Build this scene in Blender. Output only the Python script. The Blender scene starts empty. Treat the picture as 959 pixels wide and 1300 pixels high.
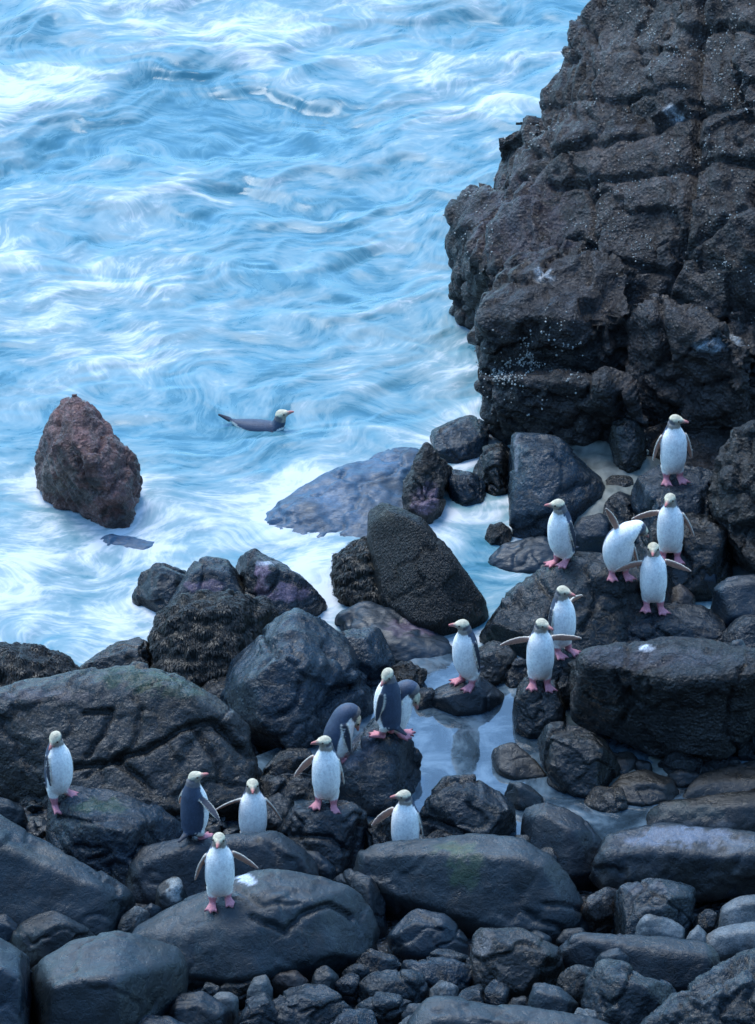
import bpy, bmesh, math, random
import numpy as np
from mathutils import Vector
from mathutils.bvhtree import BVHTree
from mathutils.kdtree import KDTree

# ------------------------------------------------------------------ camera, sky, sun, exposure
S = bpy.context.scene
COL = S.collection
PITCH = math.radians(30.0)
DIST = 50.0
PXM = 170.0                      # photograph pixels per metre at the aim point
FPX = DIST * PXM
FWD = np.array([0, math.cos(PITCH), -math.sin(PITCH)])
UPV = np.array([0, math.sin(PITCH), math.cos(PITCH)])
RGT = np.array([1.0, 0, 0])
CAMP = -DIST * FWD
cam = bpy.data.cameras.new('camera'); camo = bpy.data.objects.new('camera', cam); COL.objects.link(camo)
camo.location = CAMP.tolist()
camo.rotation_euler = (math.radians(60.0), 0, 0)
cam.sensor_fit = 'VERTICAL'; cam.sensor_height = 36.0
cam.lens = 36.0 * FPX / 1300.0
cam.clip_start = 1.0; cam.clip_end = 2000.0
S.camera = camo

SUN_EL, SUN_AZ = math.radians(62), math.radians(-32)   # azimuth from +Y (out to sea), negative = left
world = bpy.data.worlds.new('World'); S.world = world; world.use_nodes = True
wn = world.node_tree.nodes; wl = world.node_tree.links
sky = wn.new('ShaderNodeTexSky'); sky.sky_type = 'NISHITA'; sky.sun_disc = False
sky.sun_elevation = SUN_EL; sky.sun_rotation = SUN_AZ
sky.air_density = 1.0; sky.dust_density = 0.6; sky.ozone_density = 2.5
cool = wn.new('ShaderNodeMix'); cool.data_type = 'RGBA'; cool.blend_type = 'MULTIPLY'; cool.inputs[0].default_value = 1.0
cool.inputs[7].default_value = (0.70, 0.99, 1.14, 1)           # the same cool daylight over the whole sky
wl.new(sky.outputs[0], cool.inputs[6]); wl.new(cool.outputs[2], wn['Background'].inputs[0]); wn['Background'].inputs[1].default_value = 0.15
sun = bpy.data.lights.new('sun', 'SUN'); suno = bpy.data.objects.new('sun', sun); COL.objects.link(suno)
sun.energy = 1.0; sun.angle = math.radians(30); sun.color = (1.0, 0.97, 0.90)
sd = Vector((math.sin(SUN_AZ) * math.cos(SUN_EL), math.cos(SUN_AZ) * math.cos(SUN_EL), math.sin(SUN_EL)))
suno.rotation_euler = sd.to_track_quat('Z', 'Y').to_euler()
suno.location = (-20, 20, 30)
S.view_settings.view_transform = 'Standard'; S.view_settings.look = 'None'
S.view_settings.gamma = 1.0; S.view_settings.use_curve_mapping = False
S.view_settings.exposure = 1.65

# ------------------------------------------------------------------ layout helpers
def ray(u, v):
    return FWD + (u - 479.5) / FPX * RGT - (v - 650.0) / FPX * UPV
def W(u, v, z):
    d = ray(u, v); t = (z - CAMP[2]) / d[2]
    return CAMP + t * d
def project(V):
    D = V - CAMP
    w = D @ FWD
    return 479.5 + FPX * (D @ RGT) / w, 650.0 - FPX * (D @ UPV) / w

# ------------------------------------------------------------------ noise (numpy)
def _h(i, j, k, s):
    n = (i * 374761393 + j * 668265263 + k * 2147483647 + s * 1274126177) & 0xFFFFFFFF
    n = ((n ^ (n >> 13)) * 1274126177) & 0xFFFFFFFF
    n = n ^ (n >> 16)
    n = (n * 2246822519) & 0xFFFFFFFF
    return n ^ (n >> 15)
_G = np.array([[1,1,0],[-1,1,0],[1,-1,0],[-1,-1,0],[1,0,1],[-1,0,1],[1,0,-1],[-1,0,-1],
               [0,1,1],[0,-1,1],[0,1,-1],[0,-1,-1],[1,1,0],[-1,1,0],[0,-1,1],[0,-1,-1]], float)
def perlin(P, seed=0):
    I = np.floor(P).astype(np.int64); f = P - I
    w = f * f * f * (f * (f * 6 - 15) + 10)
    out = np.zeros(len(P))
    for a in (0, 1):
        for b in (0, 1):
            for c in (0, 1):
                g = _G[_h(I[:, 0] + a, I[:, 1] + b, I[:, 2] + c, seed) & 15]
                d = g[:, 0] * (f[:, 0] - a) + g[:, 1] * (f[:, 1] - b) + g[:, 2] * (f[:, 2] - c)
                out += d * (w[:, 0] if a else 1 - w[:, 0]) * (w[:, 1] if b else 1 - w[:, 1]) * (w[:, 2] if c else 1 - w[:, 2])
    return out
def fbm(P, octv=4, seed=0, gain=0.5):
    o = np.zeros(len(P)); a = 1.0; q = P.copy()
    for i in range(octv):
        o += a * perlin(q, seed + i * 17); q = q * 2.03 + 11.3; a *= gain
    return o
def worley(P, seed=0, full=False):
    I = np.floor(P).astype(np.int64); f = P - I
    F1 = np.full(len(P), 9.0); F2 = np.full(len(P), 9.0); tilt = np.zeros(len(P))
    for a in (-1, 0, 1):
        for b in (-1, 0, 1):
            for c in (-1, 0, 1):
                h = _h(I[:, 0] + a, I[:, 1] + b, I[:, 2] + c, seed)
                dx = a + (h & 1023) / 1023.0 - f[:, 0]; dy = b + ((h >> 10) & 1023) / 1023.0 - f[:, 1]
                dz = c + ((h >> 20) & 1023) / 1023.0 - f[:, 2]
                d = np.sqrt(dx * dx + dy * dy + dz * dz)
                g = _G[(h >> 5) & 15]; near = d < F1
                tilt = np.where(near, g[:, 0] * dx + g[:, 1] * dy + g[:, 2] * dz, tilt)
                F2 = np.minimum(np.maximum(F1, d), F2); F1 = np.minimum(F1, d)
    return (F1, F2, tilt) if full else (F1, F2)
def rot2(P, a, sx, sy):
    c, s = math.cos(a), math.sin(a)
    return np.stack([(P[:, 0] * c + P[:, 1] * s) * sx, (-P[:, 0] * s + P[:, 1] * c) * sy, P[:, 2]], 1)
def sstep(a, b, x):
    t = np.clip((x - a) / (b - a), 0, 1); return t * t * (3 - 2 * t)

# ------------------------------------------------------------------ mesh helpers
def raw_mesh(name, V, F, smooth=True):
    me = bpy.data.meshes.new(name)
    V = np.asarray(V, np.float32); F = np.asarray(F, np.int32); k = F.shape[1]
    me.vertices.add(len(V)); me.vertices.foreach_set('co', V.ravel())
    me.loops.add(F.size); me.loops.foreach_set('vertex_index', F.ravel())
    me.polygons.add(len(F))
    me.polygons.foreach_set('loop_start', np.arange(0, F.size, k, dtype=np.int32))
    me.polygons.foreach_set('loop_total', np.full(len(F), k, np.int32))
    me.update(calc_edges=True)
    if smooth: me.polygons.foreach_set('use_smooth', np.ones(len(F), bool))
    return me
def color_attr(me, name, C):
    a = me.color_attributes.new(name, 'FLOAT_COLOR', 'POINT')
    C = np.asarray(C, np.float32)
    if C.shape[1] == 3: C = np.hstack([C, np.ones((len(C), 1), np.float32)])
    a.data.foreach_set('color', C.ravel())
def float_attr(me, name, A):
    a = me.attributes.new(name, 'FLOAT', 'POINT'); a.data.foreach_set('value', np.asarray(A, np.float32).ravel())
def link(name, me, mat=None, parent=None, loc=None):
    o = bpy.data.objects.new(name, me); COL.objects.link(o)
    if mat: me.materials.append(mat)
    if parent: o.parent = parent
    if loc is not None: o.location = loc
    return o
def tag(o, label=None, cat=None, group=None, kind=None):
    if label: o['label'] = label
    if cat: o['category'] = cat
    if group: o['group'] = group
    if kind: o['kind'] = kind
    return o
def quads_to_edges(F):
    E = np.vstack([F[:, [i, (i + 1) % F.shape[1]]] for i in range(F.shape[1])]); E.sort(axis=1)
    return np.unique(E, axis=0)
def laplace(V, E, n, lam=0.5):
    cnt = np.bincount(E.ravel(), minlength=len(V)).astype(float); cnt[cnt == 0] = 1
    for _ in range(n):
        acc = np.empty_like(V)
        for k in range(3):
            acc[:, k] = np.bincount(E[:, 0], V[E[:, 1], k], len(V)) + np.bincount(E[:, 1], V[E[:, 0], k], len(V))
        V = V + lam * (acc / cnt[:, None] - V)
    return V
def normals(V, F):
    n = np.cross(V[F[:, 2]] - V[F[:, 0]], V[F[:, 3 % F.shape[1]] if F.shape[1] > 3 else F[:, 1]] - V[F[:, 1] if F.shape[1] > 3 else F[:, 0]])
    if F.shape[1] == 3: n = np.cross(V[F[:, 1]] - V[F[:, 0]], V[F[:, 2]] - V[F[:, 0]])
    N = np.zeros_like(V)
    for k in range(F.shape[1]):
        for c in range(3): N[:, c] += np.bincount(F[:, k], n[:, c], len(V))
    return N / np.maximum(np.linalg.norm(N, axis=1), 1e-12)[:, None]
def hull(points):
    bm = bmesh.new()
    for p in points: bm.verts.new(tuple(p))
    r = bmesh.ops.convex_hull(bm, input=bm.verts[:])
    bmesh.ops.delete(bm, geom=[g for g in r['geom_interior'] if isinstance(g, bmesh.types.BMVert)], context='VERTS')
    bmesh.ops.triangulate(bm, faces=bm.faces[:])
    bm.verts.index_update()
    V = [tuple(v.co) for v in bm.verts]; F = [tuple(v.index for v in f.verts) for f in bm.faces]
    bm.free(); return V, F
def chip(V, F, seed, n, lo=0.80, hi=0.95):
    # knock flat broken faces off a convex block
    r = random.Random(seed); P = np.array(V)
    for _ in range(n):
        d = np.array([r.gauss(0, 1), r.gauss(-.5, .9), r.gauss(.45, .7)]); d /= np.linalg.norm(d)
        c = P.mean(0); sup = ((P - c) @ d).max(); o = c + d * sup * r.uniform(lo, hi)
        bm = bmesh.new(); vs = [bm.verts.new(tuple(p)) for p in V]
        for f in F: bm.faces.new([vs[i] for i in f])
        bmesh.ops.bisect_plane(bm, geom=bm.verts[:] + bm.edges[:] + bm.faces[:], plane_co=tuple(o), plane_no=tuple(d), clear_outer=True)
        Q = [tuple(v.co) for v in bm.verts]; bm.free()
        if len(Q) < 8: continue
        V, F = hull(Q); P = np.array(V)
    return V, F
def remesh(V, F, vox):
    me = bpy.data.meshes.new('t'); me.from_pydata(V, [], F); me.update()
    o = bpy.data.objects.new('t', me); COL.objects.link(o)
    m = o.modifiers.new('r', 'REMESH'); m.mode = 'VOXEL'; m.voxel_size = vox; m.adaptivity = 0
    dg = bpy.context.evaluated_depsgraph_get(); ev = o.evaluated_get(dg); em = ev.to_mesh()
    nv = np.empty(len(em.vertices) * 3, np.float32); em.vertices.foreach_get('co', nv)
    nf = np.empty(len(em.loops), np.int32); em.loops.foreach_get('vertex_index', nf)
    lt = np.empty(len(em.polygons), np.int32); em.polygons.foreach_get('loop_total', lt)
    ev.to_mesh_clear(); bpy.data.objects.remove(o); bpy.data.meshes.remove(me)
    assert (lt == 4).all()
    return nv.reshape(-1, 3).astype(float), nf.reshape(-1, 4)
def merge(parts):
    V = []; F = []
    for v, f in parts:
        b = len(V); V += [tuple(p) for p in v]; F += [tuple(i + b for i in q) for q in f]
    return V, F

# ------------------------------------------------------------------ materials
def newmat(name):
    m = bpy.data.materials.new(name); m.use_nodes = True
    nt = m.node_tree; b = nt.nodes['Principled BSDF']
    return m, nt, b
def nd(nt, t, **kw):
    n = nt.nodes.new(t)
    for k, v in kw.items():
        if k.startswith('i_'):
            key = k[2:]; n.inputs[int(key) if key.isdigit() else key].default_value = v
        else: setattr(n, k, v)
    return n
def ramp(nt, src, stops):
    r = nt.nodes.new('ShaderNodeValToRGB'); nt.links.new(src, r.inputs[0])
    e = r.color_ramp.elements
    while len(e) < len(stops): e.new(0.5)
    for el, (p, c) in zip(e, stops):
        el.position = p; el.color = (c, c, c, 1) if not hasattr(c, '__len__') else (*c, 1)
    return r.outputs[0]
def math_(nt, op, a, b=None):
    n = nt.nodes.new('ShaderNodeMath'); n.operation = op
    for i, x in enumerate((a, b)):
        if x is None: continue
        if isinstance(x, (int, float)): n.inputs[i].default_value = x
        else: nt.links.new(x, n.inputs[i])
    return n.outputs[0]
def mixc(nt, fac, a, b, mode='MIX'):
    n = nt.nodes.new('ShaderNodeMix'); n.data_type = 'RGBA'; n.blend_type = mode
    for key, x in ((0, fac), (6, a), (7, b)):
        if isinstance(x, (int, float)): n.inputs[key].default_value = x
        elif isinstance(x, tuple): n.inputs[key].default_value = (*x, 1)
        else: nt.links.new(x, n.inputs[key])
    return n.outputs[2]
def rock_material(name, rough, var, bump, streak=None, fine=70.0, coat=0.0, pit=0.3, crack=0.6):
    m, nt, b = newmat(name); L = nt.links
    tc = nd(nt, 'ShaderNodeTexCoord')
    vec = tc.outputs['Object']
    if streak:
        mp = nd(nt, 'ShaderNodeMapping'); mp.inputs['Scale'].default_value = streak
        L.new(vec, mp.inputs[0]); svec = mp.outputs[0]
    else: svec = vec
    at = nd(nt, 'ShaderNodeAttribute', attribute_name='tint')
    n1 = nd(nt, 'ShaderNodeTexNoise', i_Scale=3.5, i_Detail=6.0, i_Roughness=0.65); L.new(vec, n1.inputs[0])
    n2 = nd(nt, 'ShaderNodeTexNoise', i_Scale=fine, i_Detail=5.0, i_Roughness=0.7); L.new(svec, n2.inputs[0])
    n3 = nd(nt, 'ShaderNodeTexNoise', i_Scale=16.0, i_Detail=6.0, i_Roughness=0.65, i_Distortion=0.6); L.new(svec, n3.inputs[0])
    vo = nd(nt, 'ShaderNodeTexVoronoi', i_Scale=38.0); L.new(svec, vo.inputs[0])
    v1 = ramp(nt, n1.outputs[0], [(0.3, 1 - var), (0.7, 1 + var)])
    v2 = ramp(nt, n2.outputs[0], [(0.3, 1 - var * 1.1), (0.72, 1 + var * 1.1)])
    c = mixc(nt, 1.0, at.outputs['Color'], v1, 'MULTIPLY'); c = mixc(nt, 1.0, c, v2, 'MULTIPLY')
    L.new(c, b.inputs['Base Color'])
    r = ramp(nt, n3.outputs[0], [(0.35, rough[0]), (0.65, rough[1])])
    L.new(r, b.inputs['Roughness'])
    h = math_(nt, 'ADD', math_(nt, 'MULTIPLY', n2.outputs[0], 0.35), math_(nt, 'MULTIPLY', n3.outputs[0], 1.0))
    h = math_(nt, 'ADD', h, math_(nt, 'MULTIPLY', vo.outputs['Distance'], pit))
    # fine fracture lines
    wv = mixc(nt, 0.16, svec, n3.outputs['Color'])
    for sc, dp in ((3.2, 0.9), (8.5, 0.5))[:1 if crack < .5 else 2]:
        ve = nd(nt, 'ShaderNodeTexVoronoi', feature='DISTANCE_TO_EDGE', i_Scale=sc); L.new(wv, ve.inputs[0])
        cr = ramp(nt, ve.outputs['Distance'], [(0.0, 0.0), (0.05, 1.0)])
        msk = ramp(nt, n1.outputs[0], [(0.42, 0.0), (0.58, 1.0)]) if sc > 5 else ramp(nt, n1.outputs[0], [(0.40, 1.0), (0.60, 0.15)])
        h = math_(nt, 'ADD', h, math_(nt, 'MULTIPLY', math_(nt, 'MULTIPLY', cr, msk), dp * crack))
    bp = nd(nt, 'ShaderNodeBump', i_Strength=bump, i_Distance=0.03); L.new(h, bp.inputs['Height'])
    L.new(bp.outputs[0], b.inputs['Normal'])
    b.inputs['Specular IOR Level'].default_value = 0.42
    if coat: b.inputs['Coat Weight'].default_value = coat; b.inputs['Coat Roughness'].default_value = 0.12
    return m
M = {}
M['wet'] = rock_material('wet_rock', (0.12, 0.40), 0.60, 0.55)
M['smooth'] = rock_material('smooth_rock', (0.22, 0.50), 0.55, 0.42, fine=110.0, pit=0.15, crack=0.35)
M['rough'] = rock_material('rough_rock', (0.20, 0.58), 0.65, 0.85, pit=0.5)
M['weed'] = rock_material('weedy_rock', (0.25, 0.5), 0.55, 1.0, streak=(2.2, 2.2, 0.55), pit=0.5, crack=0.0)
M['film'] = rock_material('awash_rock', (0.35, 0.6), 0.35, 0.22, streak=(0.6, 1.2, 1.2), coat=0.0, crack=0.1)

def attr_mat(name, attr, rough, spec=0.5, bumpscale=None, bump=0.2):
    m, nt, b = newmat(name)
    at = nd(nt, 'ShaderNodeAttribute', attribute_name=attr)
    if bumpscale:
        n = nd(nt, 'ShaderNodeTexNoise', i_Scale=bumpscale, i_Detail=4.0)
        tc = nd(nt, 'ShaderNodeTexCoord'); nt.links.new(tc.outputs['Object'], n.inputs[0])
        v = ramp(nt, n.outputs[0], [(0.3, 0.85), (0.7, 1.12)])
        c = mixc(nt, 1.0, at.outputs['Color'], v, 'MULTIPLY'); nt.links.new(c, b.inputs['Base Color'])
        bp = nd(nt, 'ShaderNodeBump', i_Strength=bump, i_Distance=0.01); nt.links.new(n.outputs[0], bp.inputs['Height'])
        nt.links.new(bp.outputs[0], b.inputs['Normal'])
    else: nt.links.new(at.outputs['Color'], b.inputs['Base Color'])
    b.inputs['Roughness'].default_value = rough; b.inputs['Specular IOR Level'].default_value = spec
    return m
M['plumage'] = attr_mat('plumage', 'plumage', 0.55, 0.3, 90.0, 0.25)
M['frond'] = attr_mat('frond', 'tint', 0.5, 0.4)
M['shell'] = attr_mat('shell', 'tint', 0.7, 0.3)
m, nt, b = newmat('eye'); b.inputs['Base Color'].default_value = (0.02, 0.015, 0.01, 1); b.inputs['Roughness'].default_value = 0.1; M['eye'] = m

# sea: aerated blue water and foam, foam cover is a vertex attribute
m, nt, b = newmat('sea_water'); L = nt.links
at = nd(nt, 'ShaderNodeAttribute', attribute_name='foam')
al = nd(nt, 'ShaderNodeAttribute', attribute_name='along'); ac = nd(nt, 'ShaderNodeAttribute', attribute_name='across')
def flow_noise(sa, sc, det, ro, dist, off):
    cb = nd(nt, 'ShaderNodeCombineXYZ')
    L.new(math_(nt, 'MULTIPLY', al.outputs['Fac'], sa), cb.inputs[0]); L.new(math_(nt, 'MULTIPLY', ac.outputs['Fac'], sc), cb.inputs[1]); cb.inputs[2].default_value = off
    q = nd(nt, 'ShaderNodeTexNoise', i_Scale=1.0, i_Detail=det, i_Roughness=ro, i_Distortion=dist); L.new(cb.outputs[0], q.inputs[0])
    return q.outputs[0]
n1_ = flow_noise(2.2, 4.6, 8.0, 0.58, 0.5, 1.0)
n2_ = flow_noise(10.0, 17.0, 5.0, 0.6, 0.4, 5.0)
n3_ = flow_noise(3.4, 6.0, 8.0, 0.62, 0.5, 9.0)
thin = ramp(nt, math_(nt, 'ABSOLUTE', math_(nt, 'SUBTRACT', n3_, 0.5)), [(0.0, 1.0), (0.07, 0.0)])    # ragged threads of foam
f = math_(nt, 'ADD', at.outputs['Fac'], math_(nt, 'MULTIPLY', math_(nt, 'SUBTRACT', n1_, 0.5), 1.45))
f = math_(nt, 'ADD', f, math_(nt, 'MULTIPLY', math_(nt, 'SUBTRACT', n2_, 0.5), 0.32))
f = math_(nt, 'ADD', f, math_(nt, 'MULTIPLY', thin, 0.17)); f = math_(nt, 'MULTIPLY', f, 0.93)
wcol = ramp(nt, f, [(0.0, (0.035, 0.13, 0.17)), (0.30, (0.085, 0.20, 0.235)), (0.62, (0.20, 0.29, 0.305)), (1.0, (0.54, 0.54, 0.525))])
L.new(wcol, b.inputs['Base Color'])
L.new(ramp(nt, f, [(0.1, 0.16), (0.7, 0.6)]), b.inputs['Roughness'])
bp = nd(nt, 'ShaderNodeBump', i_Strength=0.10, i_Distance=0.03); L.new(f, bp.inputs['Height']); L.new(bp.outputs[0], b.inputs['Normal'])
b.inputs['IOR'].default_value = 1.33
M['sea'] = m
# still pool water: slightly milky, reflects the sky
m, nt, b = newmat('pool_water'); L = nt.links
tc = nd(nt, 'ShaderNodeTexCoord')
n = nd(nt, 'ShaderNodeTexNoise', i_Scale=3.4, i_Detail=7.0, i_Roughness=0.65, i_Distortion=0.5); L.new(tc.outputs['Object'], n.inputs[0])
L.new(ramp(nt, n.outputs[0], [(0.34, (0.012, 0.02, 0.026)), (0.48, (0.03, 0.048, 0.062)), (0.62, (0.10, 0.14, 0.165))]), b.inputs['Base Color'])
n2 = nd(nt, 'ShaderNodeTexNoise', i_Scale=9.0, i_Detail=2.0); L.new(tc.outputs['Object'], n2.inputs[0])
bp = nd(nt, 'ShaderNodeBump', i_Strength=0.05, i_Distance=0.02); L.new(n2.outputs[0], bp.inputs['Height']); L.new(bp.outputs[0], b.inputs['Normal'])
b.inputs['Roughness'].default_value = 0.05; b.inputs['IOR'].default_value = 1.75
M['pool'] = m
m, nt, b = newmat('sand'); L = nt.links
tc = nd(nt, 'ShaderNodeTexCoord')
n = nd(nt, 'ShaderNodeTexNoise', i_Scale=6.0, i_Detail=9.0, i_Roughness=0.7); L.new(tc.outputs['Object'], n.inputs[0])
L.new(ramp(nt, n.outputs[0], [(0.35, (0.05, 0.058, 0.052)), (0.65, (0.15, 0.16, 0.135))]), b.inputs['Base Color'])
b.inputs['Roughness'].default_value = 0.6; M['sand'] = m
m, nt, b = newmat('wet_gravel'); L = nt.links
tc = nd(nt, 'ShaderNodeTexCoord')
n = nd(nt, 'ShaderNodeTexVoronoi', i_Scale=22.0); L.new(tc.outputs['Object'], n.inputs[0])
n1 = nd(nt, 'ShaderNodeTexNoise', i_Scale=9.0, i_Detail=6.0); L.new(tc.outputs['Object'], n1.inputs[0])
L.new(ramp(nt, n1.outputs[0], [(0.3, (0.012, 0.013, 0.014)), (0.7, (0.045, 0.047, 0.05))]), b.inputs['Base Color'])
bp = nd(nt, 'ShaderNodeBump', i_Strength=0.9, i_Distance=0.05); L.new(n.outputs[0], bp.inputs['Height']); L.new(bp.outputs[0], b.inputs['Normal'])
b.inputs['Roughness'].default_value = 0.5; M['gravel'] = m

# ------------------------------------------------------------------ beach ground (runs down under the sea)
def ground_z(x, y):
    # y > 0 sea floor, y < 0 beach rising towards the viewer
    z = np.interp(y, [-60, -14, -7.5, -5.0, -2.6, 0.0, 4.0, 12.0, 80], [0.3, 0.5, 0.16, -0.12, -0.26, -0.30, -0.9, -2.5, -4])
    left = sstep(-0.75, -1.25, x) * sstep(-2.1, -2.9, y)
    return np.maximum(z, z * (1 - left) + left * np.interp(y, [-7.5, -2.6], [0.16, -0.02]))
def stretch(a, b, step, far, n=26):
    core = np.arange(a, b + step * .5, step)
    g = (np.geomspace(step, far, n))
    return np.concatenate([(a - np.cumsum(g))[::-1], core, b + np.cumsum(g)])
def grid_mesh(name, xs, ys, zf):
    X, Y = np.meshgrid(xs, ys); V = np.stack([X.ravel(), Y.ravel(), zf(X, Y).ravel()], 1)
    nx, ny = len(xs), len(ys)
    i = (np.arange(ny - 1)[:, None] * nx + np.arange(nx - 1)[None]).ravel()
    F = np.stack([i, i + 1, i + nx + 1, i + nx], 1)
    return raw_mesh(name, V, F), X, Y
xs = stretch(-4.5, 4.5, 0.08, 60); ys = stretch(-9, 6, 0.08, 60)
gm, _, _ = grid_mesh('beach', xs, ys, lambda X, Y: ground_z(X, Y) + (0.05 * fbm(np.stack([X.ravel() * 2, Y.ravel() * 2, X.ravel() * 0], 1), 3, 5)).reshape(X.shape))
tag(link('beach', gm, M['gravel']), kind='structure')

# unseen dark slope under the camera, added to cut low light on rock fronts
m, nt, b = newmat('turf_slope'); L = nt.links
tc = nd(nt, 'ShaderNodeTexCoord')
n = nd(nt, 'ShaderNodeTexNoise', i_Scale=1.5, i_Detail=8.0); L.new(tc.outputs['Object'], n.inputs[0])
L.new(ramp(nt, n.outputs[0], [(0.3, (0.02, 0.024, 0.014)), (0.7, (0.06, 0.065, 0.035))]), b.inputs['Base Color']); b.inputs['Roughness'].default_value = 0.9
hx = np.linspace(-140, 140, 90); hy = np.linspace(-160, -11, 90)
hm, _, _ = grid_mesh('unseen_hillside', hx, hy, lambda X, Y: np.interp(Y, [-160, -110, -46, -12, -11], [70, 56, 22.5, 1.0, -0.6]) + 0.5 * np.sin(X * .31) * np.cos(Y * .27) * sstep(-13, -20, Y) * (1 - sstep(-36, -42, Y) * sstep(6, 3, np.abs(X))))
tag(link('unseen_hillside', hm, m), kind='structure')

# ------------------------------------------------------------------ rocks
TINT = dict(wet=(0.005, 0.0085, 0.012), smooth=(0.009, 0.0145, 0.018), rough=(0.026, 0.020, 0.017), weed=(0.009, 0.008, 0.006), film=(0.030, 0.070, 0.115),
            pale=(0.085, 0.095, 0.095), red=(0.125, 0.060, 0.050), brown=(0.014, 0.013, 0.011), blue=(0.006, 0.014, 0.022), dark=(0.004, 0.005, 0.005))
# noise: (large amp, large freq, small amp, crack depth, crack freq, smoothing passes)
SHAPE = dict(wet=(0.015, 1.8, 0.004, 0.016, 1.5, 1), smooth=(0.014, 1.8, 0.002, 0.008, 1.2, 3), rough=(0.05, 2.4, 0.012, 0.03, 2.4, 3),
             weed=(0.03, 2.4, 0.022, 0.0, 2, 6), film=(0.02, 1.8, 0.005, 0.010, 1.8, 6), cobble=(0.009, 5.0, 0.003, 0.0, 2, 4), slab=(0.009, 1.8, 0.003, 0.016, 1.4, 0))
ALLV, ALLF, NV = [], [], 0
ROCKS = []
seedn = [100]
def pts(s):
    return [tuple(float(c) for c in p.split(',')) for p in s.split()]
def auto_hull(poly, zb, hf=0.6, rf=0.55, belly=0.18, edge=0.4):
    us = [p[0] for p in poly]; vs = [p[1] for p in poly]; u0, u1, vmax = min(us), max(us), max(vs)
    def span(u):
        hit = []
        for (a, b), (c, d) in zip(poly, poly[1:] + poly[:1]):
            if (a - u) * (c - u) <= 0 and a != c: hit.append(b + (d - b) * (u - a) / (c - a))
        return (min(hit), max(hit)) if hit else None
    out = []
    for t in (0.05, 0.17, 0.3, 0.42, 0.54, 0.66, 0.78, 0.9, 0.96):
        u = u0 + t * (u1 - u0); s = span(u)
        if not s: continue
        vt, vb = s; sp = vb - vt
        h = hf * sp / 147.0; d = (1 - hf) * sp / 85.0
        # the base line lies deeper into the picture the further this column stops above the lowest point
        z0 = zb + 0.35 * (vmax - vb) / 147.0
        tb = W(u, vt, z0 + h); out.append(tb)
        out.append(tb + np.array([0, -rf * d, 0.0]))
        out.append(tb + np.array([0, 0.12 * d, -(z0 + h - zb) - 0.12]))
        fb = W(u, vb, z0 + belly * h); out.append(fb)
        out.append(fb + np.array([0, 0.18 * d, -(belly * h) - (z0 - zb) - 0.14]))
    for (u, v) in poly:
        s = span(u)
        if not s or u in (u0, u1): continue
        vt, vb = s; z0 = zb + 0.35 * (vmax - vb) / 147.0; h = hf * (vb - vt) / 147.0
        if v - vt < 1.0: out.append(W(u, v, z0 + h))
        elif vb - v < 1.0: out.append(W(u, v, z0 + belly * h))
    for (u, v) in (poly[us.index(u0)], poly[us.index(u1)]):
        p = W(u, v, zb + edge * hf * (vmax - v) / 147.0); out.append(p)
        out.append(np.array([p[0], p[1], zb - 0.12]))
    return out
def base_z(v):
    return float(np.interp(v, [500, 800, 900, 1060, 1150, 1300, 1400], [-0.04, -0.04, -0.06, -0.04, 0.08, 0.30, 0.42]))
STRATA = dict(rough=0.022, slab=0.012, film=0.006, wet=0.010)
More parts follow.
